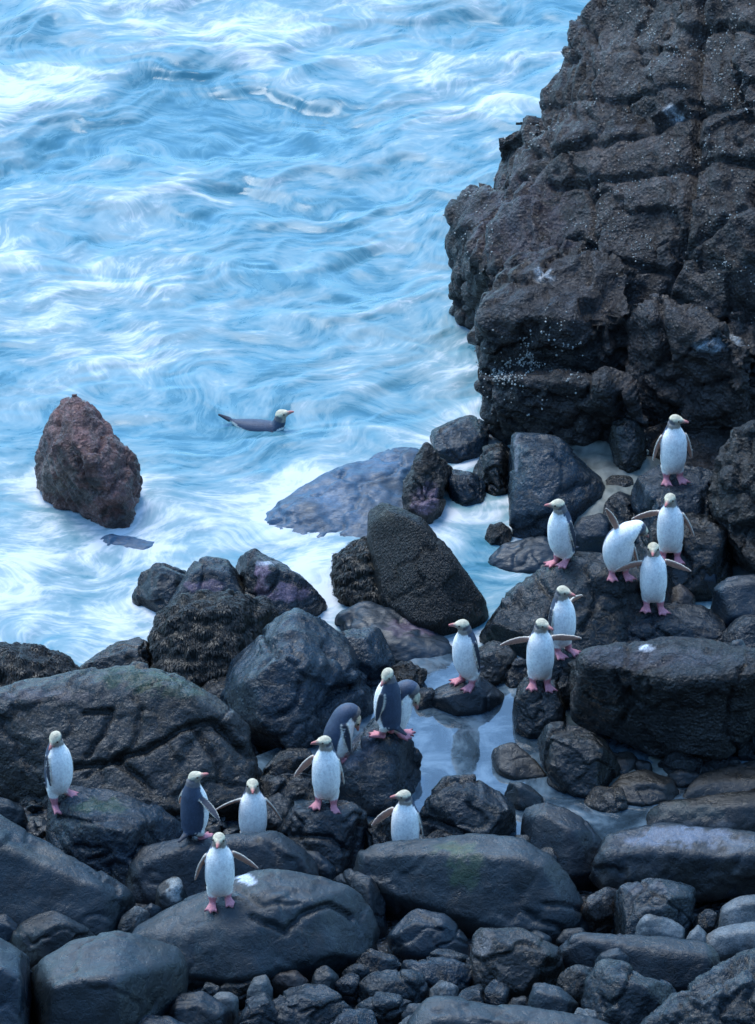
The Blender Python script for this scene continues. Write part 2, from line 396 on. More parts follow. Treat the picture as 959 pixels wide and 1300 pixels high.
def finish_rock(name, label, parts, shape, mat, tint, stains=(), cracks=(), vox=None, cat='rock', group='rocks along the shore', lift=0.008, shp=None, strata=None, chips=None):
    global NV
    seedn[0] += 7; sd_ = seedn[0]
    nc = dict(slab=9, wet=7, smooth=5, cobble=3, rough=6).get(shape, 0) if chips is None else chips
    if nc: parts = [chip(v_, f_, sd_ + 3 * i_, nc, *((.78, .94) if shape in ('smooth', 'cobble') else (.70, .92))) for i_, (v_, f_) in enumerate(parts)]
    V, F = merge(parts)
    ext = np.ptp(np.array(V), axis=0).max()
    vx_ = vox or float(np.clip(ext / 52.0, 0.009, 0.0215))
    V, F = remesh(V, F, vx_)
    E = quads_to_edges(F)
    A, fr, a2, cd, cf, ns = shp or SHAPE[shape]
    k = min(1.0, ext / 0.7)
    V = laplace(V, E, int(ns * 0.022 / vx_ * max(k, .5)) + 1)
    N = normals(V, F)
    fr = fr / max(k, 0.35)
    d = np.full(len(V), lift * k)
    d += A * k * 1.6 * fbm(V * fr + sd_ * 1.37, 3, sd_)
    # flat fracture facets: pull towards cells of a stretched worley field
    if cd > 0:
        Q = rot2(V, 0.5 + sd_ * 0.7, cf / max(k, .4), cf * 1.3 / max(k, .4)); Q[:, 2] *= cf * 1.5 / max(k, .4)
        Q += 0.22 * np.stack([fbm(V * 4 + 1, 2, sd_ + 1), fbm(V * 4 + 7, 2, sd_ + 2), fbm(V * 4 + 3, 2, sd_ + 3)], 1)
        f1, f2, tilt = worley(Q, sd_, True)
        d += 1.5 * cd * k * tilt        # each cell is a tilted broken face
        d -= cd * k * 1.5 * (1 - sstep(0.0, 0.07, f2 - f1)) * sstep(-0.25, 0.1, fbm(V * 1.5, 2, sd_ + 9) + 0.0)
        d += cd * k * 0.4 * (0.35 - f1)
    d += a2 * k * 1.5 * fbm(V * 11.0 / max(k, .5), 4, sd_ + 5, 0.6)
    if shape in ('rough', 'slab', 'film', 'wet'):
        str_ = rot2(V, 0.6, 2.0, 7.0); str_[:, 2] *= 9.0
        d += a2 * k * 0.9 * (1 - 2 * np.abs(fbm(str_, 3, sd_ + 6)))
        # bedding: shallow steps along tilted layers
        tl = np.array([0.35 * math.sin(sd_), -0.55, 0.8]); tl /= np.linalg.norm(tl)
        q = (V @ tl) * (9.0 / max(k, .5)) + 0.9 * fbm(V * 2.5 + 2, 3, sd_ + 7)
        fq = q - np.floor(q)
        d += (strata or STRATA[shape]) * k * (sstep(0.0, 0.85, fq) - sstep(0.85, 1.0, fq)) * sstep(-.3, .25, fbm(V * 1.7 + 6, 2, sd_ + 8))
    u, v = project(V)
    facing = sstep(-0.05, 0.4, N @ (-FWD))
    for (pl, wd, dp) in cracks:
        jit = 5.0 * fbm(np.stack([u / 30, v / 30, u * 0], 1), 2, sd_ + 12)
        jit2 = 5.0 * fbm(np.stack([u / 30, v / 30, u * 0 + 9], 1), 2, sd_ + 13)
        uu, vv = u + jit, v + jit2
        best = np.full(len(V), 1e9)
        for (a, b), (c, e) in zip(pl, pl[1:]):
            L2 = (c - a) ** 2 + (e - b) ** 2
            t = np.clip(((uu - a) * (c - a) + (vv - b) * (e - b)) / L2, 0, 1)
            best = np.minimum(best, np.hypot(uu - a - t * (c - a), vv - b - t * (e - b)))
        d -= dp * np.exp(-(best / wd) ** 2) * facing
    V = V + N * d[:, None]
    N = normals(V, F)
    T = np.tile(np.array(tint, float), (len(V), 1))
    T *= (1 + 0.30 * fbm(V * 2.1 + 4, 3, sd_ + 20))[:, None]
    br = sstep(0.0, 0.35, fbm(V * 3.0 + 9, 3, sd_ + 21))[:, None]
    T = T * (1 - br * 0.35) + br * 0.35 * np.array([0.013, 0.0125, 0.010])
    for (su, sv, ru, rv, col, st) in stains:  # real stains, lit tops and shade alike are blended into the tint
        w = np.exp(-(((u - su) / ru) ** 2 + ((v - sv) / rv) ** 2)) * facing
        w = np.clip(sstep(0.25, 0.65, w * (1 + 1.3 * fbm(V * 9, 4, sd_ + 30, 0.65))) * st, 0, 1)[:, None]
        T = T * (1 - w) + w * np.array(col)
    T = np.clip(T, 0.004, 1)
    gz = ground_z(V[:, 0], V[:, 1]) - 0.10
    okf = (V[F][:, :, 2] > gz[F]).any(1)
    F = F[okf]; us_ = np.unique(F); rm = np.full(len(V), -1); rm[us_] = np.arange(len(us_)); F = rm[F]; V, N, T = V[us_], N[us_], T[us_]
    c0 = np.array([V[:, 0].mean(), V[:, 1].mean(), V[:, 2].min()])
    me = raw_mesh(name, V - c0, F); color_attr(me, 'tint', T)
    o = link(name, me, M[mat], loc=c0.tolist())
    tag(o, label, cat, group)
    if len(label.split()) <= 10: ROCKS.append((c0, label))
    ALLV.append(V); ALLF.append(F + NV); NV += len(V)
    return o, V, F, N
def rock(name, label, outline, shape='wet', mat=None, tint=None, zb=None, hf=0.6, rf=0.55, belly=0.18, more=(), edge=0.4, **kw):
    poly = pts(outline)
    z = base_z(max(p[1] for p in poly)) if zb is None else zb
    vm = max(p[1] for p in poly)
    if shape not in ('film', 'weed'):
        cu_, cv_ = (min(p[0] for p in poly) + max(p[0] for p in poly)) / 2, vm
        poly = [(cu_ + (a_ - cu_) * 1.05, cv_ + (b_ - cv_) * 1.05) for a_, b_ in poly]
    if shape != 'film': z = max(z, 0.0 if vm < 845 else (0.035 if vm < 1090 and min(p[0] for p in poly) > 318 else z))
    parts = [hull(auto_hull(poly, z, hf, rf, belly, edge))]
    for m_ in more: parts.append(hull([W(*p) for p in pts(m_)]))
    mt = mat or {'cobble': 'smooth', 'slab': 'wet'}.get(shape, shape)
    tn = TINT[tint or {'cobble': 'smooth', 'slab': 'wet'}.get(shape, shape)]
    return finish_rock(name, label, parts, shape, mt, tn, **kw)
def hrock(name, label, hulls, shape, mat, tint, **kw):
    return finish_rock(name, label, [hull([W(*p) for p in pts(h)]) for h in hulls], shape, mat, TINT[tint], **kw)

GREEN = (0.020, 0.042, 0.014); PINK = (0.17, 0.11, 0.14); WHITE = (0.40, 0.44, 0.5); TAN = (0.085, 0.072, 0.05); RUST = (0.075, 0.036, 0.028)

# --- the great outcrop on the right
C1 = [(pts('905,-40 884,60 886,130 880,200 881,260 868,310 848,352 838,400 850,450'), 5, .10),
      (pts('960,208 905,206 884,212 840,222 800,226 760,232 700,236'), 4, .07),
      (pts('640,170 690,200 750,190 800,180 860,150 960,135'), 3.5, .05),
      (pts('600,330 640,255 700,205 760,178'), 4, .06), (pts('758,232 752,300 748,360'), 3, .05),
      (pts('960,262 900,300 850,345 780,330'), 4, .06), (pts('690,330 620,350 600,400'), 4, .05),
      (pts('780,395 786,450 790,520'), 7, .12), (pts('660,150 720,130 800,125 880,110'), 3, .04),
      (pts('730,0 760,60 752,130'), 3, .05), (pts('880,40 920,30 960,42'), 4, .05), (pts('855,380 900,420 960,470'), 6, .09),
      (pts('640,60 700,80 800,60 880,70'), 2.5, .03)]
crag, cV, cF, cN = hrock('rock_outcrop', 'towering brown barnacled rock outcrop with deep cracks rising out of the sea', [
    # main slope
    '768,-20,2.40 724,70,2.05 690,125,1.75 672,235,1.35 618,330,0.95 612,440,0.55 640,500,0.3 760,520,0.4 960,520,0.55 1130,520,0.6 1130,0,3.0 960,0,2.9 960,-150,3.5 830,-150,3.0 1130,-150,3.6 1000,260,1.95 860,240,1.75 740,250,1.45',
    # lower bulge
    '602,430,0.75 616,352,1.05 650,326,1.22 700,316,1.30 780,345,1.30 800,400,1.15 620,405,1.02 690,402,1.12 770,410,1.12 600,480,0.45 618,520,0.25 657,546,0.10 780,555,0.10 800,520,0.30 800,340,1.30',
    # left shoulder
    '578,300,0.55 580,262,0.78 604,236,0.92 655,238,1.1 665,300,0.95 610,345,0.8 576,350,0.25 582,390,0.0 600,420,-0.1 640,420,0.2 600,280,0.85',
    # knob above the sea
    '630,205,1.02 640,172,1.22 660,154,1.38 682,146,1.50 690,200,1.3 664,236,1.0 632,232,0.85 690,260,1.2 650,310,0.6 700,320,.9 634,262,.65 630,250,.7',
    # low foot at the waterline
    '570,366,0.18 576,356,0.26 590,360,0.3 590,412,0.0 584,404,0.0 574,388,0.02 600,400,-.1',
    # right part of the front and the base under it
    '780,390,1.20 830,372,1.30 862,395,1.20 860,440,0.95 850,530,0.40 800,545,0.25 785,500,0.5 900,420,1.20 960,440,1.15 960,520,0.7 900,530,0.5',
    '880,445,1.02 930,440,1.04 965,448,1.02 965,500,0.75 890,505,0.70 885,540,0.4 960,545,0.4 960,400,1.1 900,410,1.1',
    '606,478,.62 650,480,.74 720,485,.78 790,490,.82 824,540,.50 640,572,-.05 720,566,.02 806,566,.12 612,552,-.05 700,470,.5',
    '800,540,0.40 860,535,0.45 960,520,0.50 960,600,0.10 900,620,0.05 820,610,0.05 1100,520,0.5 1100,620,0.0',
    ], 'rough', 'rough', 'rough', vox=0.021, cracks=C1, shp=(0.07, 1.5, 0.009, 0.034, 1.5, 2), strata=0.028, chips=0,
    stains=[(694, 356, 12, 9, (.30, .31, .31), .9), (857, 144, 9, 12, (.30, .31, .31), .9), (772, 168, 22, 6, (.12, .12, .12), .7), (914, 437, 28, 10, (.30, .34, .36), 1), (752, 228, 8, 5, (.16, .16, .16), .7), (620, 470, 60, 60, (0.016, 0.016, 0.015), .6), (700, 480, 90, 60, (0.012, 0.012, 0.012), .6), (760, 200, 120, 60, (0.06, 0.044, 0.036), .5), (660, 280, 70, 60, (0.05, 0.034, 0.038), .6), (860, 60, 120, 60, (0.06, 0.05, 0.042), .5)])  # puddles as pale marks, shade under the bulge painted dark, upper tops paler brown

# --- rocks standing in the sea
hrock('sea_stack', 'pointed reddish brown rock standing alone in foaming sea', [
    '95,503,.80 108,512,.78 132,540,.62 156,562,.50 174,586,.36 176,606,.22 172,630,.10 160,668,0 140,668,0 118,660,0 76,640,0 46,614,.02 48,580,.22 58,545,.50 90,560,.66 120,590,.55 140,620,.36 70,600,.30 '
    '95,560,-.15 60,600,-.15 170,640,-.15 160,680,-.15 76,656,-.15 48,630,-.15'], 'rough', 'rough', 'red', chips=0, shp=(0.02, 3.0, 0.012, 0.02, 2.4, 0),
    stains=[(75, 600, 30, 30, TAN, .5), (150, 570, 26, 36, RUST, .4), (110, 620, 22, 20, (.02, .02, .018), .8), (150, 652, 18, 14, (.02, .02, .018), .8)])
rock('awash_slab', 'low flat slab just breaking the foam below the reddish rock', '122,692 140,680 190,686 240,698 236,712 170,714 125,706', 'film', mat='film', zb=-.10, hf=.45)
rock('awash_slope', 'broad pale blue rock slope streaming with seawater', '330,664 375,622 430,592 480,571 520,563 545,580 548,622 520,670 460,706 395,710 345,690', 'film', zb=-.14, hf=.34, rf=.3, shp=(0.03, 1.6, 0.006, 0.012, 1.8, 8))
rock('awash_stone', 'small rounded stone awash beside the streaming rock slope', '390,640 394,616 404,604 420,603 428,622 420,642', 'film', zb=-.08)
rock('shore_rock', 'dark rock with blunt end beside the weedy dome, lapped by foam', '172,757 178,730 205,716 232,716 247,738 225,776 192,774', 'wet', zb=-.08)
rock('shore_rock', 'dark flat-topped rock wedged behind the weedy dome boulder', '205,790 215,748 232,722 262,712 300,720 318,742 310,780 250,800', 'wet', zb=-.08, stains=[(305, 735, 6, 30, TAN, .7), (262, 745, 22, 8, PINK, .8)])
rock('shore_rock', 'dark rock crusted with pink patches at edge of the foam', '298,724 310,708 330,700 375,714 398,736 412,756 402,774 345,792 300,776', 'wet', zb=-.08, stains=[(334, 724, 12, 9, PINK, 1), (365, 752, 26, 12, PINK, .9), (330, 752, 10, 20, PINK, .6), (350, 715, 24, 4, WHITE, .5)])
rock('shore_rock', 'angular black block below the outcrop beside the sea channel', '551,550 580,536 608,527 630,545 604,574 568,586 555,578', 'slab', tint='blue', zb=-.02, hf=.5, rf=.8)
rock('shore_rock', 'square blue-grey block standing in the sea channel', '567,606 578,593 596,594 618,620 612,640 586,638 567,624', 'slab', tint='blue', zb=-.06, hf=.55, rf=.7)
rock('shore_rock', 'thin upright dark rock crusted with pale barnacles by the channel', '518,640 526,572 540,563 556,596 566,606 558,640 540,662 524,656', 'rough', tint='brown', zb=-.06, stains=[(540, 632, 14, 20, PINK, .9)])
rock('shore_rock', 'small jagged rock under the outcrop overhang', '600,592 622,560 650,558 652,600 632,628 618,618', 'slab', tint='dark', zb=-.02)
rock('shore_rock', 'little dark rock awash in the narrow channel', '616,688 622,668 636,662 648,676 644,690', 'rough', tint='brown', zb=-.06)
# --- weedy boulders
weedA = rock('weedy_boulder', 'tall dark seaweed-coated boulder leaning beside the channel', '470,672 474,654 486,645 515,650 545,668 580,705 616,752 612,776 566,796 525,788 492,764 474,720', 'smooth', mat='weed', tint='weed', zb=-.08, hf=.74, rf=.3, edge=.85, stains=[(490, 652, 16, 8, TAN, .7)])  # tan patch paints the lit upper end
weedB = rock('weedy_boulder', 'short round weed-covered rock tucked against the tall weedy boulder', '419,722 426,700 445,690 474,680 492,700 494,774 470,770 434,758', 'weed', zb=-.08, hf=.6)
weedC = rock('weedy_boulder', 'dome-shaped boulder shaggy with brown seaweed', '188,850 196,800 206,776 232,755 270,745 310,752 336,768 352,786 338,812 300,866 240,872 200,866', 'weed', zb=-.02, hf=.62, rf=.5, tint='brown', stains=[(250, 760, 40, 10, TAN, .5)])
weedD = rock('weedy_boulder', 'weed-matted boulder at the foam edge beside dark sloping ledge', '-60,826 0,816 40,812 80,835 112,862 116,884 60,898 0,898 -60,898', 'weed', zb=0.0, hf=.55)
rock('shore_rock', 'low dark sloping ledge between two weed-covered boulders', '92,850 118,830 150,816 186,812 204,836 196,866 140,872 104,868', 'wet', zb=0.0, hf=.5, tint='brown')
rock('stone', 'little upright stone leaning on the tall weedy boulder', '468,776 472,750 484,740 494,756 496,780', 'cobble', zb=-.04)
rock('stone', 'dark filler stone in the gap between weedy dome and slate-blue boulder', '250,908 258,872 296,858 330,878 326,912', 'wet', tint='dark', zb=-.05, hf=.5)  # added stone, kept dark so the open gap reads as a dark hollow
# --- middle ground
rock('boulder', 'broad cracked boulder with greenish crown behind the penguin with bowed head', '-70,905 0,884 60,880 120,862 175,849 215,860 270,890 306,926 324,985 304,1016 230,1030 150,1022 60,1010 -50,1008', 'wet', tint='brown', zb=.02, hf=.62, rf=.3,
     cracks=[(pts('180,900 175,930 160,955 110,985'), 3, .04), (pts('320,960 270,915 245,918 200,945 150,965 90,975'), 4, .07), (pts('245,920 270,960 280,990'), 3, .04), (pts('110,905 140,900 135,930 110,960'), 3, .05), (pts('150,965 190,1000'), 4, .05)],
     stains=[(175, 862, 60, 14, GREEN, .6), (220, 875, 40, 12, GREEN, .5), (60, 885, 60, 6, (0.055, .044, .05), .6)])
rock('boulder', 'large angular slate-blue boulder behind the two preening penguins', '284,862 296,830 318,810 345,795 376,780 402,796 446,826 482,856 470,892 424,908 384,948 350,962 312,930 288,886', 'slab', tint='blue', zb=-.06, hf=.55, rf=.75,
     cracks=[(pts('410,820 440,850 490,850'), 4, .06), (pts('480,870 430,875 405,905'), 5, .09), (pts('380,870 376,900 350,910'), 3, .04), (pts('330,800 345,830 330,850'), 2.5, .03)])
rock('boulder', 'slate lump resting on the large angular blue boulder', '406,826 424,800 446,792 482,800 499,838 474,858 436,850', 'slab', tint='blue', zb=0.12, hf=.5, rf=.7)
rock('slab', 'flat wet slab behind the bill-up penguin on the stepping stone', '430,786 468,768 520,783 566,808 578,842 545,854 500,850 450,810', 'film', tint='blue', zb=-.08, hf=.35, rf=.8, stains=[(520, 800, 30, 12, PINK, .4)])
rock('stone', 'rough little stone in the pool beside the big slab', '498,868 502,850 520,838 536,856 534,874 512,876', 'rough', tint='brown', zb=-.06)
rock('stepping_stone', 'flat round dark stone in the tide pool with a penguin on top', '551,886 560,870 584,859 624,861 638,880 612,903 576,906 556,899', 'smooth', tint='wet', zb=-.05, hf=.45, rf=.85)
rock('stone', 'small dark stone touching the penguin stepping stone', '525,884 534,873 548,874 556,886 550,899 531,899', 'wet', zb=-.05)
rock('boulder', 'weed-draped dark rock behind the stepping stone penguin', '588,850 598,826 620,814 654,826 660,852 624,868', 'wet', tint='brown', zb=-.04, hf=.5, rf=.7)
rock('ledge', 'long black ledge with the leaning penguin on its crest', '604,800 612,774 628,750 680,727 722,706 790,716 872,744 866,790 776,832 704,840 640,832', 'wet', tint='dark', zb=-.02, hf=.62, rf=.5, more=['700,708,.42 722,702,.42 800,716,.42 800,750,.40 700,735,.42 720,800,-.02 790,790,-.02 700,760,.0'],
     cracks=[(pts('680,730 700,760 690,800'), 3, .04), (pts('740,720 760,760 740,800'), 3, .04)])
rock('ledge', 'low dark cracked ledge below the wing-spread penguin near blue boulder', '766,818 776,788 800,772 848,767 892,770 922,796 916,836 784,840', 'wet', zb=0.0, hf=.5, rf=.75, cracks=[(pts('830,790 850,810 845,835'), 3, .04)])
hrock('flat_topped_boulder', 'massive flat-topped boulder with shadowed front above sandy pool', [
    '716,838,.78 790,815,.85 872,815,.86 960,824,.86 1040,835,.86 732,842,.78 792,848,.80 858,864,.78 912,858,.79 960,848,.82 1040,850,.82 700,900,.25 760,930,.15 830,965,.05 880,972,.02 930,960,.08 1040,930,.2 712,880,.35 720,850,.05 960,830,.1 1040,840,.1'],
    'rough', 'rough', 'brown', chips=2, shp=(0.02, 1.8, 0.006, 0.02, 1.4, 1), stains=[(820, 824, 10, 4, (.8, .82, .85), 1.0), (820, 835, 120, 12, (.05, .044, .05), .6), (890, 930, 40, 40, (.036, .034, .03), .4)],  # white spot is a mark; the wide pale wash paints the sky-lit top
    cracks=[(pts('930,870 920,920 935,960'), 3, .04), (pts('780,850 800,880 790,920'), 3, .04)])
rock('block', 'square dark block at pool edge beneath wings-out penguin', '653,900 656,880 668,864 704,866 718,900 712,930 672,932 656,924', 'slab', tint='dark', zb=-.06, hf=.62, rf=.9)
rock('block', 'dark rock step between wings-out penguin block and flat-topped boulder', '668,860 690,828 726,820 748,836 736,890 700,892', 'slab', tint='dark', zb=0.05, hf=.6, rf=.7)
rock('stone', 'wet stone on pool bank left of wings-out penguin block', '640,856 648,838 664,832 676,850 666,868 646,870', 'wet', zb=-.05)
rock('stone', 'dark rounded rock under the corner of the flat-topped boulder', '684,948 698,926 722,916 766,940 784,976 754,1008 704,996', 'wet', tint='dark', zb=-.07, hf=.6)
rock('stone', 'wedge-shaped brown stone lying in the tide pool', '626,954 634,944 652,945 690,974 692,985 652,987 636,978', 'smooth', tint='brown', zb=-.05, hf=.45, rf=.3)
rock('stone', 'small grey stone at near rim of the tide pool', '643,1008 648,994 662,991 690,1013 686,1026 650,1024', 'smooth', zb=-.03)
rock('stone', 'low mottled stone half sunk in sandy shallows', '772,1004 790,984 820,978 852,986 862,1010 820,1022 786,1018', 'smooth', tint='brown', zb=-.08, hf=.35)
rock('stone', 'dark cobble on the sand under the flat-topped boulder', '802,974 812,964 828,968 830,978 812,982', 'cobble', tint='dark', zb=-.02)
rock('stone', 'narrow dark stone lying across sand below flat-topped boulder', '848,984 866,976 892,984 888,996 860,998', 'cobble', tint='dark', zb=-.04)
rock('stone', 'low dark rock lining the sandy shallows beside wedge stone', '742,1016 756,996 786,1000 800,1020 776,1032', 'wet', tint='brown', hf=.4)
rock('stone', 'mottled flat rock sunk in sand below the flat-topped boulder', '756,972 772,958 800,956 812,970 790,984', 'smooth', tint='brown', hf=.35)
rock('stone', 'dark crusted ridge of rock along the foot of flat-topped boulder', '840,974 866,962 906,968 940,962 940,980 880,988', 'rough', tint='dark', hf=.4)
rock('slab', 'low shelf of brown rock beyond the sandy shallows', '866,1012 890,985 920,972 1040,965 1040,1010 930,1020', 'smooth', tint='brown', zb=-.06, hf=.35)
rock('slab', 'long greenish black slab with barnacled underside beyond sky-lit wet ledge', '803,1036 824,1024 868,1016 920,1008 1040,1004 1040,1040 930,1056 868,1048 812,1047', 'smooth', tint='dark', zb=-.04, hf=.5, rf=.6, stains=[(870, 1030, 60, 10, (.015, .026, .023), .5), (890, 1048, 50, 5, (.16, .16, .16), .4)])
rock('stone', 'dark block half hidden against the flat-topped boulder', '928,930 934,906 960,894 1040,890 1040,962 938,960', 'wet', tint='dark', zb=0.0)
# --- under the outcrop, right
rock('boulder', 'large glossy blue-black boulder below the outcrop overhang', '650,580 654,548 676,546 706,556 740,582 764,612 770,632 754,664 718,684 686,684 653,668', 'slab', tint='blue', zb=-.03, hf=.62, rf=.45, stains=[(656, 575, 4, 24, (.15, .15, .16), .7)])
rock('stone', 'flat wet rock at the channel edge below glossy boulder', '618,712 640,692 690,680 724,690 708,722 660,726 632,722', 'film', tint='blue', zb=-.04, hf=.4)
rock('stone', 'smooth stone between glossy boulder and black ledge', '722,676 738,658 762,653 778,666 772,682 742,684', 'smooth', tint='blue', zb=0.1, hf=.5)
rock('stone', 'dark lump right of the glossy boulder under sand hollow', '766,662 770,636 786,626 806,634 810,662 790,676', 'wet', zb=0.1, hf=.55)
rock('stone', 'rock wedged in the sand hollow below the outcrop', '766,618 778,606 800,606 808,624 794,636 774,632', 'wet', tint='brown', zb=0.12, hf=.5)
rock('stone', 'black rounded rock hanging over the sand hollow', '772,540 790,526 812,534 820,566 800,586 782,576', 'wet', tint='dark', zb=0.3, hf=.6)
rock('ledge', 'blue-lit ledge under the topmost penguin by the outcrop', '792,640 806,612 846,592 900,598 932,616 930,656 884,680 840,686 806,672', 'slab', tint='blue', zb=0.22, hf=.45, rf=.85)
rock('boulder', 'dark wall of rock under the blue-lit penguin ledge', '800,700 806,664 850,660 912,650 930,680 926,740 870,748 816,744', 'wet', tint='dark', zb=0.05, hf=.6, rf=.6)
rock('boulder', 'tall dark barnacle-dotted boulder at foot of the outcrop', '914,620 922,574 950,552 1020,540 1060,560 1060,736 960,738 926,726 914,690', 'rough', tint='brown', zb=0.05, hf=.75, rf=.3)
rock('boulder', 'round blue-grey boulder beside the low cracked ledge', '902,768 908,748 924,732 948,726 1020,732 1030,776 940,784 912,780', 'smooth', tint='blue', zb=0.2, hf=.55)
rock('stone', 'rough dark stone under the round blue-grey boulder', '918,810 926,786 950,776 1020,778 1020,828 940,830', 'wet', zb=0.12)
rock('stone', 'smooth flat stone right of the wing-spread penguin', '864,722 872,710 892,709 914,726 908,744 880,742', 'smooth', tint='blue', zb=0.1)
rock('stone', 'round cobble at hip of the wing-spread penguin', '846,766 850,750 864,742 882,758 878,774 856,776', 'cobble', tint='rough', zb=0.1)
rock('stone', 'small pale cobble on the flat-topped boulder edge', '924,826 930,814 942,812 948,824 940,832', 'cobble', tint='blue', zb=0.66)
# --- centre
rock('boulder', 'tilted boulder under the two preening penguins by the pool', '384,1000 404,984 440,938 476,912 512,926 530,948 538,974 522,1000 496,1024 452,1026 424,1012', 'wet', zb=-.05, hf=.55, rf=.6, tint='wet', stains=[(450, 945, 30, 30, (.07, .075, .095), .5)])  # lit top face painted as a paler patch
rock('stone', 'low dark shelf of rock in water behind the striding penguin', '318,1018 334,992 366,978 408,980 428,1008 402,1030 344,1036', 'wet', tint='dark', zb=-.05, hf=.5)
rock('stone', 'long dark rock left of the tilted preening boulder', '330,985 340,965 366,950 392,950 400,975 370,990', 'wet', tint='dark', zb=-.06, hf=.45)
rock('boulder', 'rounded cracked boulder carrying the penguin with one wing out', '343,1070 352,1044 374,1026 410,1017 448,1022 470,1046 474,1090 452,1110 400,1102 356,1090', 'wet', zb=-.02, hf=.6, rf=.5, cracks=[(pts('345,1062 380,1065 420,1060 440,1080'), 3, .035), (pts('372,1035 385,1050 380,1065'), 2.5, .03)])
rock('stone', 'dark rock between the tilted preening boulder and split boulder', '460,1066 470,1040 484,1028 500,1040 496,1070 480,1084', 'wet', tint='dark', zb=-.04)
rock('stone', 'dark rock squeezed between penguin boulders beside pool inlet', '316,1044 328,1014 350,1004 374,1020 368,1052 340,1066', 'wet', tint='dark', zb=-.05, hf=.5)
rock('stone', 'smooth finger of stone at foot of the rounded cracked boulder', '383,1092 390,1079 404,1082 427,1104 420,1116 398,1108', 'cobble', tint='blue', zb=.02)
rock('boulder', 'split wedge boulder on near rim of the tide pool', '524,1030 546,1000 572,980 608,990 650,1020 654,1056 640,1072 596,1074 536,1048', 'slab', zb=-.04, hf=.55, rf=.65, cracks=[(pts('530,1035 570,1052 600,1062'), 3, .05)], stains=[(625, 1045, 30, 26, (.045, .045, .04), .5)])
rock('stone', 'thin slab lodged under the split wedge boulder', '532,1072 546,1054 566,1050 602,1066 598,1078', 'slab', zb=-.02, hf=.4)
rock('stone', 'small stone tucked between split boulder and long green-topped boulder', '648,1072 656,1060 672,1062 680,1080 664,1088', 'cobble', zb=-.02)
rock('boulder', 'broad pitted boulder beyond the long green-topped boulder', '660,1050 668,1028 692,1020 742,1040 774,1082 770,1104 724,1112 690,1094', 'smooth', tint='wet', zb=-.02, hf=.55, rf=.55)
rock('stone', 'small blue stone beside the broad pitted boulder', '676,1096 682,1078 702,1076 716,1096 708,1112 688,1112', 'cobble', tint='blue', zb=.0)
hrock('wet_ledge', 'long undercut ledge with sky-lit wet top and black front', [
    '766,1062,.36 830,1048,.40 900,1052,.40 960,1060,.40 1060,1064,.40 778,1082,.34 860,1084,.36 930,1086,.35 1060,1092,.36 720,1120,.0 760,1144,.02 900,1146,.02 1060,1140,.05 740,1095,.2 770,1070,-.05 960,1070,-.05 1060,1075,-.05'],
    'smooth', 'smooth', 'wet', stains=[(870, 1066, 70, 14, (.12, .14, .18), .7), (940, 1072, 40, 10, (.07, .085, .1), .6), (850, 1120, 160, 24, (.02, .02, .018), .8)], chips=2, shp=(0.02, 1.8, 0.006, 0.01, 1.5, 2))  # sky sheen on the wet top is painted pale blue
# --- left foreground
rock('boulder', 'bumpy blue-sheened boulder under the penguin with bowed head', '44,1040 52,1014 92,1003 150,1008 200,1028 228,1056 218,1092 168,1140 112,1096 64,1064', 'wet', tint='blue', zb=.0, hf=.52, rf=.75, cracks=[(pts('75,1042 110,1042 150,1036'), 2.5, .03), (pts('100,1075 125,1078'), 2.5, .03), (pts('112,1092 140,1086'), 2.5, .03)], stains=[(125, 1022, 40, 10, GREEN, .6), (60, 1040, 20, 24, (.02, .02, .02), .7)])
rock('boulder', 'long sloping slab-like boulder with brownish ridge and shadowed flank', '-70,1024 0,1041 60,1074 120,1108 180,1150 168,1174 140,1194 80,1176 0,1172 -70,1172', 'smooth', tint='smooth', zb=.10, hf=.58, rf=.5, stains=[(60, 1082, 60, 14, TAN, .35), (10, 1120, 30, 16, (.012, .012, .012), .7)])  # tan ridge; the flank's shade is deepened by a dark patch in the tint
rock('stone', 'grey stone above the long sloping slab-like boulder', '-40,1024 0,1014 26,1020 33,1040 12,1052 -40,1050', 'cobble', tint='smooth', zb=.12)
rock('stone', 'rounded dark stone between the long slab and big smooth boulder', '16,1200 26,1176 46,1160 82,1157 110,1174 128,1192 112,1210 60,1230 24,1216', 'smooth', tint='dark', zb=.14, hf=.6)
rock('stone', 'blue-grey stone under the long sloping slab', '-40,1166 8,1164 26,1180 22,1200 -40,1204', 'smooth', tint='blue', zb=.16)
rock('boulder', 'tall blue-grey boulder pressed against the big smooth ridged boulder', '-60,1196 0,1194 36,1220 34,1260 28,1345 -60,1345', 'smooth', tint='blue', zb=.3, hf=.6, rf=.5)
rock('boulder', 'big smooth rounded boulder with a low ridge across its top', '43,1240 60,1222 96,1200 160,1191 222,1208 238,1240 222,1264 192,1278 150,1336 62,1336 50,1280', 'smooth', zb=.24, hf=.55, rf=.65)
rock('boulder', 'dark-fronted boulder behind the wings-low penguin', '164,1130 168,1106 186,1080 240,1060 310,1049 352,1060 400,1098 418,1118 404,1146 200,1152 172,1144', 'smooth', tint='wet', zb=.02, hf=.6, rf=.5)
rock('boulder', 'long overhanging boulder with knobbly end carrying the wings-low penguin', '150,1196 220,1156 290,1126 332,1104 410,1118 452,1134 474,1186 452,1204 384,1222 300,1246 220,1234 162,1212', 'smooth', tint='smooth', zb=.14, hf=.58, rf=.6, belly=.3, cracks=[(pts('320,1165 365,1182 380,1160 420,1150 446,1165'), 3.5, .045), (pts('300,1130 330,1150 380,1145'), 2.5, .02)], stains=[(318, 1118, 16, 6, (.6, .65, .72), .9)])
rock('stone', 'white-veined stone beside the wings-low penguin', '198,1148 202,1124 214,1109 230,1117 241,1144 222,1158 204,1156', 'cobble', tint='smooth', zb=.08, stains=[(222, 1128, 12, 16, (.22, .25, .25), .9)])
